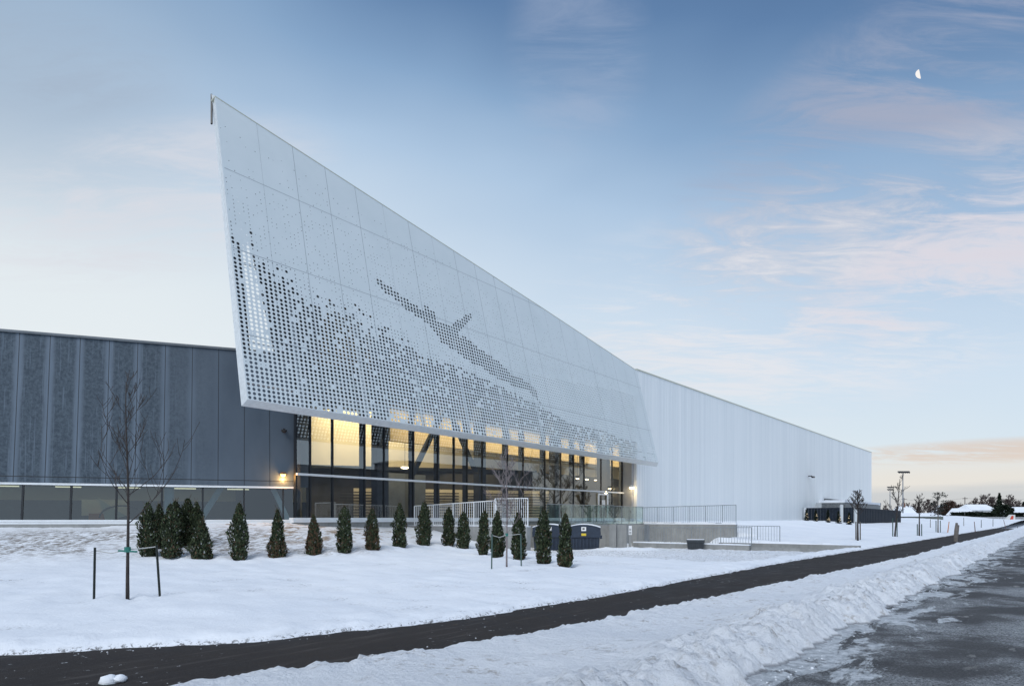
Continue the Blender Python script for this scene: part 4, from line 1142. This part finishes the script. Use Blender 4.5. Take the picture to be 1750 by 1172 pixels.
for i, (px, yb, yt, wd) in enumerate(((1378, 889.5, 870, 9), (1394, 889.5, 869, 9), (1415, 891.5, 869, 9), (1433, 893.5, 872, 10), (1451, 897, 876, 9))):
    c = at(px, 84.5 - i * .6); s_, t_ = to_st(c.x, c.y); c.z = zg(s_, t_)
    r_ = cedar.__wrapped__ if False else None
    H = (yb - yt) * c.y / F; 
    root = thing('christmas_tree', ['first', 'second', 'third', 'fourth', 'fifth'][i] + ' from the left of five small lit cedars before the navy enclosure', 'tree', c, 0, XL)
    rg = random.Random(50 + i); q = MB(); Wd = wd * c.y / F / 2
    for k in range(700):
        h = rg.random() ** 1.4; th = rg.random() * 6.283; r__ = Wd * (1.02 - h) ** .8 * rg.uniform(.2, 1.1)
        p = c + Vector((math.cos(th) * r__, math.sin(th) * r__, h * H)); sz = .13
        d = Vector((math.cos(th), math.sin(th), rg.uniform(-.2, 1.2))).normalized(); sd = d.cross(UP).normalized()
        i0 = len(q.v); q.v += [p - sd * sz * .5, p + sd * sz * .5, p + d * sz]; q.dead += [0.0] * 3; q.f.append((i0, i0 + 1, i0 + 2))
    q.build('crown', 'spruce', root)
    MB().tube([c - UP * .2, c + UP * H * .8], [.05, .02], 5).build('trunk', 'bark', root)
    q = MB()
    for k in range(7):
        h = rg.uniform(.15, .75); th = -math.pi / 2 + rg.uniform(-1, 1); r__ = Wd * (1 - h) * 1.05
        dome(q, c + Vector((math.cos(th) * r__, math.sin(th) * r__, h * H)), .045, 1, 5, 2)
    q.build('fairy_lights', 'strip_warm', root)

def limb(q, p, d, L, r, rg, depth, spread=.6, up=.25, n=5, twig=3, minr=.003, curve=.12):
    pts = [p]; rad = [r]; dd = d.normalized(); segs = 4
    for k in range(segs):
        dd = (dd + Vector((rg.uniform(-curve, curve), rg.uniform(-curve, curve), rg.uniform(-.03, curve) + up * .3))).normalized()
        pts.append(pts[-1] + dd * L / segs); rad.append(max(minr, r * (1 - .72 * (k + 1) / segs)))
    q.tube(pts, rad, n if depth > 0 else 3, False)
    if depth > 0:
        for k in range(twig):
            u = rg.uniform(.25, .95); i = min(segs - 1, int(u * segs)); pp = pts[i].lerp(pts[i + 1], u * segs - i)
            ang_ = rg.random() * 6.283; side = Vector((math.cos(ang_), math.sin(ang_), rg.uniform(.0, .5)))
            nd = (dd * (1 - spread) + side * spread).normalized()
            limb(q, pp, nd, L * rg.uniform(.38, .65), max(minr, rad[i] * .6), rg, depth - 1, spread, up, n, twig, minr, curve)
def bare_tree(b, H, seed, label, m='bark', tr=.05, first=.3, nl=14, lenf=.33, depth=2, twig=3, cat='tree', name='bare_tree', group=None, minr=.003, lean=(0, 0), spread=.6, up=.25, n=5, topr=.006, blen=None):
    rg = random.Random(seed); root = thing(name, label, cat, b, 0, group)
    pts = []; rad = []
    for k in range(11):
        u = k / 10; pts.append(b + Vector((lean[0] * u + .006 * H * math.sin(u * 7 + seed) * u, lean[1] * u + .006 * H * math.cos(u * 5 + seed) * u, u * H - .1 * (k == 0)))); rad.append(lerp(tr, topr, u ** .8))
    MB().tube(pts, rad, 8).build('trunk', m, root, smooth=True)
    q = MB()
    for k in range(nl):
        u = first + (.96 - first) * (k + rg.random() * .6) / nl; i = min(9, int(u * 10)); p = pts[i].lerp(pts[i + 1], u * 10 - i)
        th = k * 2.4 + rg.uniform(-.5, .5); el_ = rg.uniform(.5, 1.1)
        d = Vector((math.cos(th), math.sin(th), el_))
        L = H * lenf * (1.05 - .75 * (u - first) / (1 - first)) * rg.uniform(.75, 1.2)
        limb(q, p, d, L, lerp(tr, topr, u ** .8) * .45, rg, depth, spread, up, n, twig, minr)
    q.build('branches', m, root)
    return root
b1 = hit(218, 1028)
bare_tree(b1, 4.2, 5, 'bare young tree tied between two dark stakes at left', tr=.038, first=.34, nl=15, lenf=.28, depth=2, twig=3, minr=.0045, topr=.008, up=.42, spread=.5)
b2 = hit(866, 973)
bare_tree(b2, 3.6, 11, 'pale bare sapling tied between two green stakes before the last cedars', m='bark_pale', tr=.032, first=.30, nl=16, lenf=.30, depth=2, twig=4, minr=.005, up=.45, topr=.007)
def stake(px0, y0, px1, y1, m, label, wd=.021, Y=None):
    b = hit(px0, y0) if Y is None else at(px0, Y, 0); top = ray(px1, y1) * b.y + EYEV
    q = MB(); q.box(b - Vector((wd, wd, .15)), (wd * 2, 0, 0), (0, wd * .7, 0), top - b + UP * .15); q.box(b - Vector((wd * .3, wd * 1.6, .15)), (wd * .6, 0, 0), (0, wd * 1.2, 0), top - b + UP * .15)
    one(q, 'tree_stake', m, label, 'stake', b, group='stakes holding young trees')
    return b, top
_, s1 = stake(161, 1029, 163, 935, 'stake_dark', 'dark metal stake left of the bare tree at far left')
_, s2 = stake(275, 1024, 268, 931, 'stake_dark', 'dark metal stake right of the bare tree at far left')
tp_ = b1 + UP * 1.0
q = MB(); q.tube([s1 - UP * .06, s1.lerp(tp_, .5) - UP * .09, tp_ - UP * .0], .010, 4); q.tube([tp_, tp_.lerp(s2, .5) - UP * .02, s2 - UP * .03], .010, 4)
r_ = thing('tie_strap', 'rope tie with green wrap around the far left bare tree', 'strap', tp_)
q.build('rope', 'rope', r_); MB().tube([tp_ - UP * .05, tp_ + UP * .05], .06, 8).build('wrap', 'green_tie', r_)
MB().tube([tp_ + Vector((-.16, -.03, -.02)), tp_ + Vector((.2, -.03, -.04))], .018, 5).build('wrap', 'green_tie', r_)
_, s1 = stake(840, 975, 841, 912, 'stake_green', 'green metal stake left of the pale sapling')
_, s2 = stake(891, 972, 890, 911, 'stake_green', 'green metal stake right of the pale sapling')
tp_ = b2 + UP * 1.08
q = MB(); q.tube([s1 - UP * .04, s1.lerp(tp_, .5) - UP * .09, tp_], .010, 4); q.tube([tp_, tp_.lerp(s2, .5) - UP * .02, s2 - UP * .02], .010, 4)
r_ = thing('tie_strap', 'rope tie with blue green wrap around the pale sapling', 'strap', tp_)
q.build('rope', 'rope', r_); MB().tube([tp_ - UP * .04, tp_ + UP * .05], .045, 8).build('wrap', 'green_tie', r_)

# saplings along the path to the right
for i, (px, yb, yt, m, lb, kw) in enumerate((
        (1466, 925, 838, 'bark', 'bare young tree with round twiggy crown before the navy enclosure', dict(nl=22, lenf=.24, first=.50, up=.3)),
        (1529, 919, 818, 'bark', 'tall thin bare tree leaning right before the end of the enclosure', dict(nl=9, lenf=.3, first=.3)),
        (1571, 917, 846, 'bark', 'thin bare tree between two stakes beyond the enclosure', dict(nl=14, lenf=.24, first=.5)),
        (1603, 911, 842, 'wood_grey', 'young tree still holding clusters of dark leaves', dict(nl=12, lenf=.22, first=.4)))):
    b = hit(px, yb); H = (yb - yt) * b.y / F
    r_ = bare_tree(b, H, 60 + i, lb, m=m, tr=.07, depth=2, twig=3, minr=.012, topr=.02, lean=((.4, 0) if i == 1 else (0, 0)), group='young trees along the path', **kw)
    if i == 3:
        rg = random.Random(3); q = MB()
        for k in range(46):
            u = rg.uniform(.42, 1.0); sp = H * .17 * (1 if u > .6 else .8); c_ = b + Vector((rg.uniform(-sp, sp), rg.uniform(-sp, sp), u * H))
            for j in range(9):
                p = c_ + Vector((rg.uniform(-.2, .2), rg.uniform(-.2, .2), rg.uniform(-.1, .1))); s_ = .11
                a = Vector((rg.uniform(-1, 1), rg.uniform(-1, 1), rg.uniform(-.4, .4))).normalized(); c2 = a.cross(UP).normalized()
                i0 = len(q.v); q.v += [p - a * s_, p + c2 * s_ * .6, p + a * s_, p - c2 * s_ * .6]; q.dead += [0.0] * 4; q.f.append((i0, i0 + 1, i0 + 2, i0 + 3))
        q.build('leaves', 'far_shrub', r_)
    for sx, side in ((-3.6, 'left'), (3.8, 'right')):
        stake(px + sx, yb - .5, px + sx, yb - (34 if i < 2 else 22), 'stake_green' if i else 'wood_grey', side + ' stake of the ' + ['round crowned bare tree before the enclosure', 'tall thin bare tree by the enclosure end', 'thin bare tree beyond the enclosure', 'tree holding dark leaves'][i], .035)
q = MB(); b = hit(1633, 925); top = ray(1635, 893) * b.y + EYEV
q.tube([b - UP * .1, b.lerp(top, .6), top], [.13, .12, .07], 8)
q.tube([b.lerp(top, .3) + Vector((.1, 0, 0)), top + Vector((.12, 0, -.15))], .06, 6)
one(q, 'wooden_post', 'wood_grey', 'weathered wooden post at the edge of the asphalt path', 'post', b)
for i, (px0, y0, px1, y1, m, lb) in enumerate(((1619, 911, 1622, 891, 'orange', 'thin orange snow marker leaning right before the pale fence'), (1667, 909, 1665, 891, 'brick', 'dark red snow marker standing on the path edge'),
        (1677, 902, 1677, 888, 'stake_dark', 'dark snow marker near the far end of the path'), (1719, 900, 1715, 888, 'brick', 'leaning red snow marker before the striped slide'),
        (1739, 901, 1739, 894, 'stake_dark', 'short dark marker at the far right'), (1590, 902, 1590, 887, 'wood_grey', 'grey stake in the snow near the light pole base'),
        (1647, 899, 1647, 884, 'wood_grey', 'grey stake in the snow beyond the wooden post'), (1697, 900, 1697, 886, 'stake_dark', 'slim dark marker between the two red ones'))):
    b = hit(px0, y0); top = ray(px1, y1) * b.y + EYEV
    one(MB().tube([b - UP * .2, top], [.05, .035], 5), 'snow_marker', m, lb, 'marker', b, group='snow markers by the path')

# ------------------------------------------------------------------ light poles
def pole(px, yt, Y, span, n, label):
    b = at(px, Y, .3); s_, t_ = to_st(b.x, b.y); b.z = zg(s_, t_) - .1; top = ray(px, yt) * Y + EYEV
    r = thing('floodlight_pole', label, 'light pole', b, 0, 'sports field floodlight poles')
    MB().tube([b, top], [.20, .11], 8).build('pole', 'pole_metal', r)
    MB().tube([b, b + UP * .8], [.5, .45], 8).build('base', 'concrete', r)
    for row in range(n):
        z_ = top.z - row * .9
        MB().box(Vector((top.x - span / 2, top.y - .08, z_ - .08)), (span, 0, 0), (0, .1, 0), (0, 0, .08)).build('crossarm', 'pole_metal', r)
        k_ = 6 if n == 1 else 4
        for j in range(k_):
            x_ = top.x - span / 2 + span * (j + .5) / k_
            q = MB(); q.hexa([Vector((x_ - .17, top.y - .75, z_ - .45)), Vector((x_ + .17, top.y - .75, z_ - .45)), Vector((x_ + .17, top.y - .2, z_ - .1)), Vector((x_ - .17, top.y - .2, z_ - .1)),
                              Vector((x_ - .17, top.y - .75, z_ + .05)), Vector((x_ + .17, top.y - .75, z_ + .05)), Vector((x_ + .22, top.y - .2, z_ + .2)), Vector((x_ - .22, top.y - .2, z_ + .2))])
            q.build('floodlight', 'fixture', r)
pole(1543, 806, 190, 3.3, 1, 'tall floodlight pole with one row of lamps right of the white building')
pole(1521, 832, 260, 2.6, 2, 'shorter distant floodlight pole with two rows of lamps beside the building corner')

# ------------------------------------------------------------------ distant houses and trees
def house(px0, px1, Y, zw, zr, dep, label, wallm='siding', wins=3, chim=False, snow=True, z0=.3, ridge_along=True, name='house', group='houses beyond the field', grow=None):
    a, b = at(px0, Y, z0), at(px1, Y, z0)
    r = thing(name, label, 'house', (a + b) / 2, 0, group)
    W = b.x - a.x; d = Vector((0, dep, 0))
    MB().slab([a, b, b + d, a + d], UP * (zw - z0)).build('wall', wallm, r)
    ov = .5; q = MB()
    p = [Vector((a.x - ov, a.y - ov, zw)), Vector((b.x + ov, a.y - ov, zw)), Vector((b.x + ov, a.y + dep + ov, zw)), Vector((a.x - ov, a.y + dep + ov, zw))]
    if ridge_along:
        r0, r1 = Vector((a.x + W * .06, a.y + dep / 2, zr)), Vector((b.x - W * .06, a.y + dep / 2, zr))
    else:
        r0, r1 = Vector(((a.x + b.x) / 2, a.y - ov, zr)), Vector(((a.x + b.x) / 2, a.y + dep + ov, zr))
    i = len(q.v); q.v += p + [r0, r1]
    if ridge_along: q.f += [(0, 1, 5, 4), (2, 3, 4, 5), (1, 2, 5), (3, 0, 4), (3, 2, 1, 0)]
    else: q.f += [(0, 1, 4), (1, 2, 5, 4), (2, 3, 5), (3, 0, 4, 5), (3, 2, 1, 0)]
    rf = q.build('roof', 'snow_plain' if snow else 'unit_grey', r)
    if chim: MB().box(Vector((a.x + W * .3, a.y + dep * .4, zw)), (.9, 0, 0), (0, .9, 0), (0, 0, zr - zw + 1.0)).build('chimney', 'brick', rf)
    for k in range(wins):
        x_ = a.x + W * (k + .6) / (wins + .2)
        q = MB(); q.box(Vector((x_ - .55, a.y - .06, zw - 1.9)), (1.1, 0, 0), (0, .05, 0), (0, 0, 1.2)); q.build('window', 'window_dark', r)
    return r
house(1662, 1703, 235, 4.3, 6.4, 9, 'white two storey house with a long snowy roof beyond the fence', wins=4, z0=.8)
house(1646, 1664, 228, 2.6, 5.0, 8, 'low white house wing with steep snowy gable beside the long roof', wins=1, z0=.8, ridge_along=False)
house(1736, 1775, 240, 3.4, 5.6, 9, 'snow roofed house cut by the right edge of the photo', wins=2, z0=.8)
house(1546, 1572, 250, 3.0, 6.2, 10, 'low brick house with snowy roof behind the light pole', 'brick', wins=2, chim=True, z0=.8)
house(1612, 1634, 260, 3.4, 6.6, 9, 'small snow roofed house among the rusty trees', 'siding', wins=2, z0=.8)
house(1544, 1612, 150, 1.95, 2.75, 6, 'long low green shed with snow on its roof', 'siding_green', wins=0, z0=.1, name='shed', group=None)
# pale picket fence along the field
fr_ = thing('picket_fence', 'long low pale fence in front of the distant hedges', 'fence', at(1660, 215, .7))
q = MB(); a, b = at(1605, 215, .9), at(1790, 215, .9)
nn_ = 100
for k in range(nn_):
    p = a.lerp(b, k / nn_); q.box(p, (.2, 0, 0), (0, .06, 0), (0, 0, 1.1))
q.box(a + Vector((0, .07, .8)), b - a, (0, .05, 0), (0, 0, .12)); q.box(a + Vector((0, .07, .3)), b - a, (0, .05, 0), (0, 0, .12))
q.build('picket_panel', 'pier', fr_)
# red and white slide
p = at(1719, 205, .9)
sd_ = thing('play_slide', 'small red and white play slide before the hedges', 'slide', p)
MB().slab([p, p + Vector((2.9, 0, 0)), p + Vector((2.8, 0, 1.7)), p + Vector((1.6, 0, 1.75))], (0, .9, 0)).build('frame', 'siding', sd_)
MB().slab([p + Vector((1.1, -.04, .15)), p + Vector((2.2, -.04, .15)), p + Vector((2.3, -.04, 1.4)), p + Vector((1.7, -.04, 1.4))], (0, .03, 0)).build('chute', 'red_paint', sd_)
def crown_tree(px, Y, zt, wpx, seed, label, m='far_shrub', nleaf=1500, shape='round', z0=.6, lo=.18, name='tree', group='trees beyond the field', sz0=.5):
    b = at(px, Y, z0); H = zt - z0; W = wpx * Y / F / 2; rg = random.Random(seed)
    r = thing(name, label, 'tree' if name != 'hedge' else 'hedge', b, 0, group)
    if name != 'hedge': MB().tube([b, b + UP * H * .8], [.22, .06], 6).build('trunk', 'bark_far', r)
    q = MB()
    for k in range(nleaf):
        if shape == 'cone':
            h = lo + (1 - lo) * rg.random() ** 1.3; rr = W * (1.03 - h) / (1 - lo) * rg.uniform(.35, 1.1) * (1 + .25 * math.sin(h * 38))
            th = rg.random() * 6.283; p = b + Vector((math.cos(th) * rr, math.sin(th) * rr, h * H))
        elif shape == 'box':
            p = b + Vector((rg.uniform(-W, W), rg.uniform(-1.2, 1.2), H * rg.random() ** .7 * (1 - .12 * noise.noise(Vector((rg.random(), seed, 0))))))
            p.z *= 1
        else:
            th = rg.random() * 6.283; ph_ = math.asin(rg.uniform(-.9, 1)); rr = rg.uniform(.3, 1) ** .5
            lob = 1 + .3 * noise.noise(Vector((math.cos(th) * 1.6, math.sin(th) * 1.6, ph_ * 1.6 + seed)))
            p = b + Vector((math.cos(th) * math.cos(ph_) * W * rr * lob, math.sin(th) * math.cos(ph_) * W * rr * lob, H * (.56 + .44 * math.sin(ph_) * rr * lob)))
        s_ = sz0 * rg.uniform(.6, 1.3) * (Y / 230)
        a = Vector((rg.uniform(-1, 1), rg.uniform(-1, 1), rg.uniform(-.7, .7))).normalized(); c2 = a.cross(Vector((rg.uniform(-1, 1), .3, 1))).normalized()
        i0 = len(q.v); q.v += [p - a * s_ * .6, p + c2 * s_ * .4, p + a * s_ * .6, p - c2 * s_ * .4]; q.dead += [0.0] * 4; q.f.append((i0, i0 + 1, i0 + 2, i0 + 3))
    q.build('crown' if name != 'hedge' else 'foliage', m, r)
crown_tree(1500, 205, 5.8, 13, 1, 'small dark spruce peeking over the chiller beside the white building corner', 'spruce', 900, 'cone')
crown_tree(1570, 230, 7.0, 12, 2, 'rusty pointed tree above the shed roof', 'rust_leaf', 900, 'cone')
crown_tree(1622, 245, 8.0, 24, 3, 'dense reddish brown tree left of the white house', 'rust_leaf', 1500, 'round')
crown_tree(1641, 250, 6.8, 22, 4, 'lower rusty tree behind the steep gable', 'rust_leaf', 1100, 'round')
crown_tree(1612, 255, 7.2, 16, 14, 'dark bushy tree behind the leaf clustered sapling', 'far_shrub', 900, 'round')
crown_tree(1708, 250, 10.8, 22, 5, 'tallest dark spruce right of the white house', 'spruce', 1700, 'cone', lo=.1)
crown_tree(1714, 226, 6.2, 34, 6, 'wide dark green evergreen between the white house and the slide', 'spruce', 2400, 'round', sz0=.55)
crown_tree(1749, 260, 7.8, 14, 7, 'dark spruce at the right edge behind the snow roofed house', 'spruce', 900, 'cone')
for i, (px, wd, zt, lb) in enumerate(((1636, 18, 3.4, 'dark clipped hedge left of the white house'), (1663, 26, 3.6, 'dark clipped hedge in front of the steep gable'), (1688, 20, 3.4, 'dark clipped hedge before the long roofed house'), (1735, 24, 3.3, 'dark hedge right of the play slide'))):
    crown_tree(px, 218, zt, wd, 20 + i, lb, 'spruce', 1500, 'box', .7, name='hedge', group='hedges behind the pale fence', sz0=.55)
for i, (px, H, lb, wdl) in enumerate(((1552, 9, 'wide bare tree behind the light pole', .3), (1586, 11, 'bare tree with fine round crown above the shed', .28), (1513, 8, 'low bare tree by the building corner', .3), (1683, 13, 'bare spreading tree left of the tallest spruce', .34), (1727, 12.5, 'bare spreading tree right of the tallest spruce', .34),
        (1533, 7.5, 'small bare tree between the two floodlight poles', .3), (1652, 9, 'thin bare tree behind the rusty trees', .26), (1598, 10, 'bare tree right of the one above the shed', .3), (1562, 8.5, 'low bare tree behind the brick house', .32),
        (1667, 11, 'bare tree above the middle of the long roof', .34), (1695, 12, 'bare tree close behind the right end of the long roof', .36), (1719, 11, 'bare tree above the wide dark evergreen', .36), (1740, 10, 'bare tree behind the dark hedge by the slide', .34), (1628, 9.5, 'bare tree between the two rusty round trees', .32))):
    bare_tree(at(px, 255, .6), H * .70, 80 + i, lb, m='bark_far', tr=.2, first=.2, nl=20, lenf=wdl * 1.15, depth=2, twig=6, minr=.045, topr=.05, group='bare trees beyond the field', n=4)
# overhead wire with its utility poles behind the houses
up1, up2 = at(1649, 265, .6), at(1790, 265, .6)
for k_, (b, lb) in enumerate(((up1, 'wooden utility pole left of the white house'), (at(1545, 275, .6), 'wooden utility pole behind the shed end'))):
    r = thing('utility_pole', lb, 'pole', b, 0, 'utility poles')
    MB().tube([b, b + UP * 9.2], [.16, .12], 6).build('pole', 'bark_far', r); MB().box(b + Vector((-1, -.1, 8.5)), (2, 0, 0), (0, .2, 0), (0, 0, .18)).build('crossarm', 'bark_far', r)
q = MB()
for (p0, p1) in ((up1 + UP * 8.8, up2 + UP * 9.2), (at(1545, 275, 9.2), up1 + UP * 8.8)):
    q.tube([p0.lerp(p1, k / 10) - UP * (1.0 * math.sin(math.pi * k / 10)) for k in range(11)], .03, 3)
one(q, 'overhead_wire', 'fixture', 'thin overhead wire sagging behind the distant houses', 'wire', up1)

# snow clods
def clod(c, r, label, seed, kids=1):
    rg = random.Random(seed); q = MB(); n_, m_ = 12, 8
    for kk in range(kids):
        cc = Vector(c) + Vector((kk * r * 1.1, kk * .03, kk * r * .2)); base = len(q.v); rr = r * (1 if kk == 0 else .75)
        for i in range(m_ + 1):
            ph_ = math.pi * i / m_
            for j in range(n_):
                th = 2 * math.pi * j / n_; d = Vector((math.sin(ph_) * math.cos(th), math.sin(ph_) * math.sin(th), math.cos(ph_)))
                f_ = rr * (1 + .35 * noise.noise(d * 1.6 + Vector((seed, kk, 0)))); q.v.append(cc + Vector((d.x * f_, d.y * f_ * .8, d.z * f_ * .62 + rr * .35)))
        for i in range(m_):
            for j in range(n_):
                a = base + i * n_ + j; b = base + i * n_ + (j + 1) % n_; q.f.append((a, a + n_, b + n_, b))
    one(q, 'snow_clod', 'snow_plain', label, 'snow clod', c, smooth=True)
clod(hit(184, 1168), .09, 'double lump of snow lying on the asphalt path at lower left', 3, 2)
rg = random.Random(12); q = MB()
def small_clod(p, r):
    base = len(q.v); n_, m_ = 6, 4; sd = rg.random() * 50
    for i in range(m_ + 1):
        ph_ = math.pi * i / m_
        for j in range(n_):
            th = 2 * math.pi * j / n_; d = Vector((math.sin(ph_) * math.cos(th), math.sin(ph_) * math.sin(th), math.cos(ph_)))
            f_ = r * (1 + .5 * noise.noise(d * 1.5 + Vector((sd, 0, 0)))); q.v.append(p + Vector((d.x * f_, d.y * f_, d.z * f_ * .8 + r * .3)))
    for i in range(m_):
        for j in range(n_):
            a = base + i * n_ + j; b = base + i * n_ + (j + 1) % n_; q.f.append((a, a + n_, b + n_, b))
for k in range(420):
    s_ = 3 + 40 * rg.random() ** 1.6; side = rg.random()
    if side < .62: t_ = 2.3 - abs(rg.gauss(0, .13)); 
    elif side < .8: t_ = path_lo(s_) + abs(rg.gauss(0, .12))
    else: t_ = path_up(s_) - abs(rg.gauss(0, .12))
    small_clod(st(s_, t_, 0), rg.uniform(.004, .012) * (1.7 if side < .6 and rg.random() < .12 else 1))
o_ = q.build('snow_crumbs', 'snow_plain', smooth=True); o_['kind'] = 'stuff'

# ------------------------------------------------------------------ across the street (seen only as reflections in the glass)
def st_house(s0, s1, t, zw, zr, label, m):
    r = thing('house', label, 'house', st((s0 + s1) / 2, t, 0), ANG, 'houses across the street')
    MB().stbox(s0, s1, t - 9, t, -.3, zw).build('wall', m, r)
    q = MB(); q.v += [st(s0 - .5, t + .5, zw), st(s1 + .5, t + .5, zw), st(s1 + .5, t - 9.5, zw), st(s0 - .5, t - 9.5, zw), st(s0, t - 4.5, zr), st(s1, t - 4.5, zr)]
    q.f += [(0, 1, 5, 4), (2, 3, 4, 5), (1, 2, 5), (3, 0, 4), (3, 2, 1, 0)]; q.build('roof', 'unit_grey', r)
    for k in range(4):
        x_ = lerp(s0, s1, (k + .5) / 4); MB().stbox(x_ - .6, x_ + .6, t, t + .05, 1.2, 2.6).build('window', 'window_dark', r)
for i, (s0, s1, zw, zr, lb) in enumerate(((-74, -40, 3.3, 4.0, 'low flat grey building far down the street behind the photographer'), (-38, 0, 3.2, 3.9, 'low flat grey building directly behind the photographer'),
        (2, 37, 3.4, 4.1, 'low grey building across the street facing the glass'), (38, 78, 9.3, 9.6, 'long dark building across the street facing the glass'), (79, 113.5, 11.2, 11.6, 'second long dark building across the street further on'))):
    st_house(s0, s1, -30, zw, zr, lb, 'wall_far')
for i, (s_, t_, H, lb) in enumerate(((93.5, -10.5, 10.5, 'large bare street tree reflected in the glass'), (106, -13, 7.0, 'bare street tree further on across the road'), (118, -12, 7.5, 'smaller bare street tree beyond the two others'))):
    bare_tree(st(s_, t_, 0), H, 200 + i, lb, tr=.42 if i == 0 else .25, first=.16, nl=16, lenf=.55 if i == 0 else .45, depth=3, twig=4, minr=.025, topr=.05, group='street trees across the road', n=4, lean=(1.6, .5))
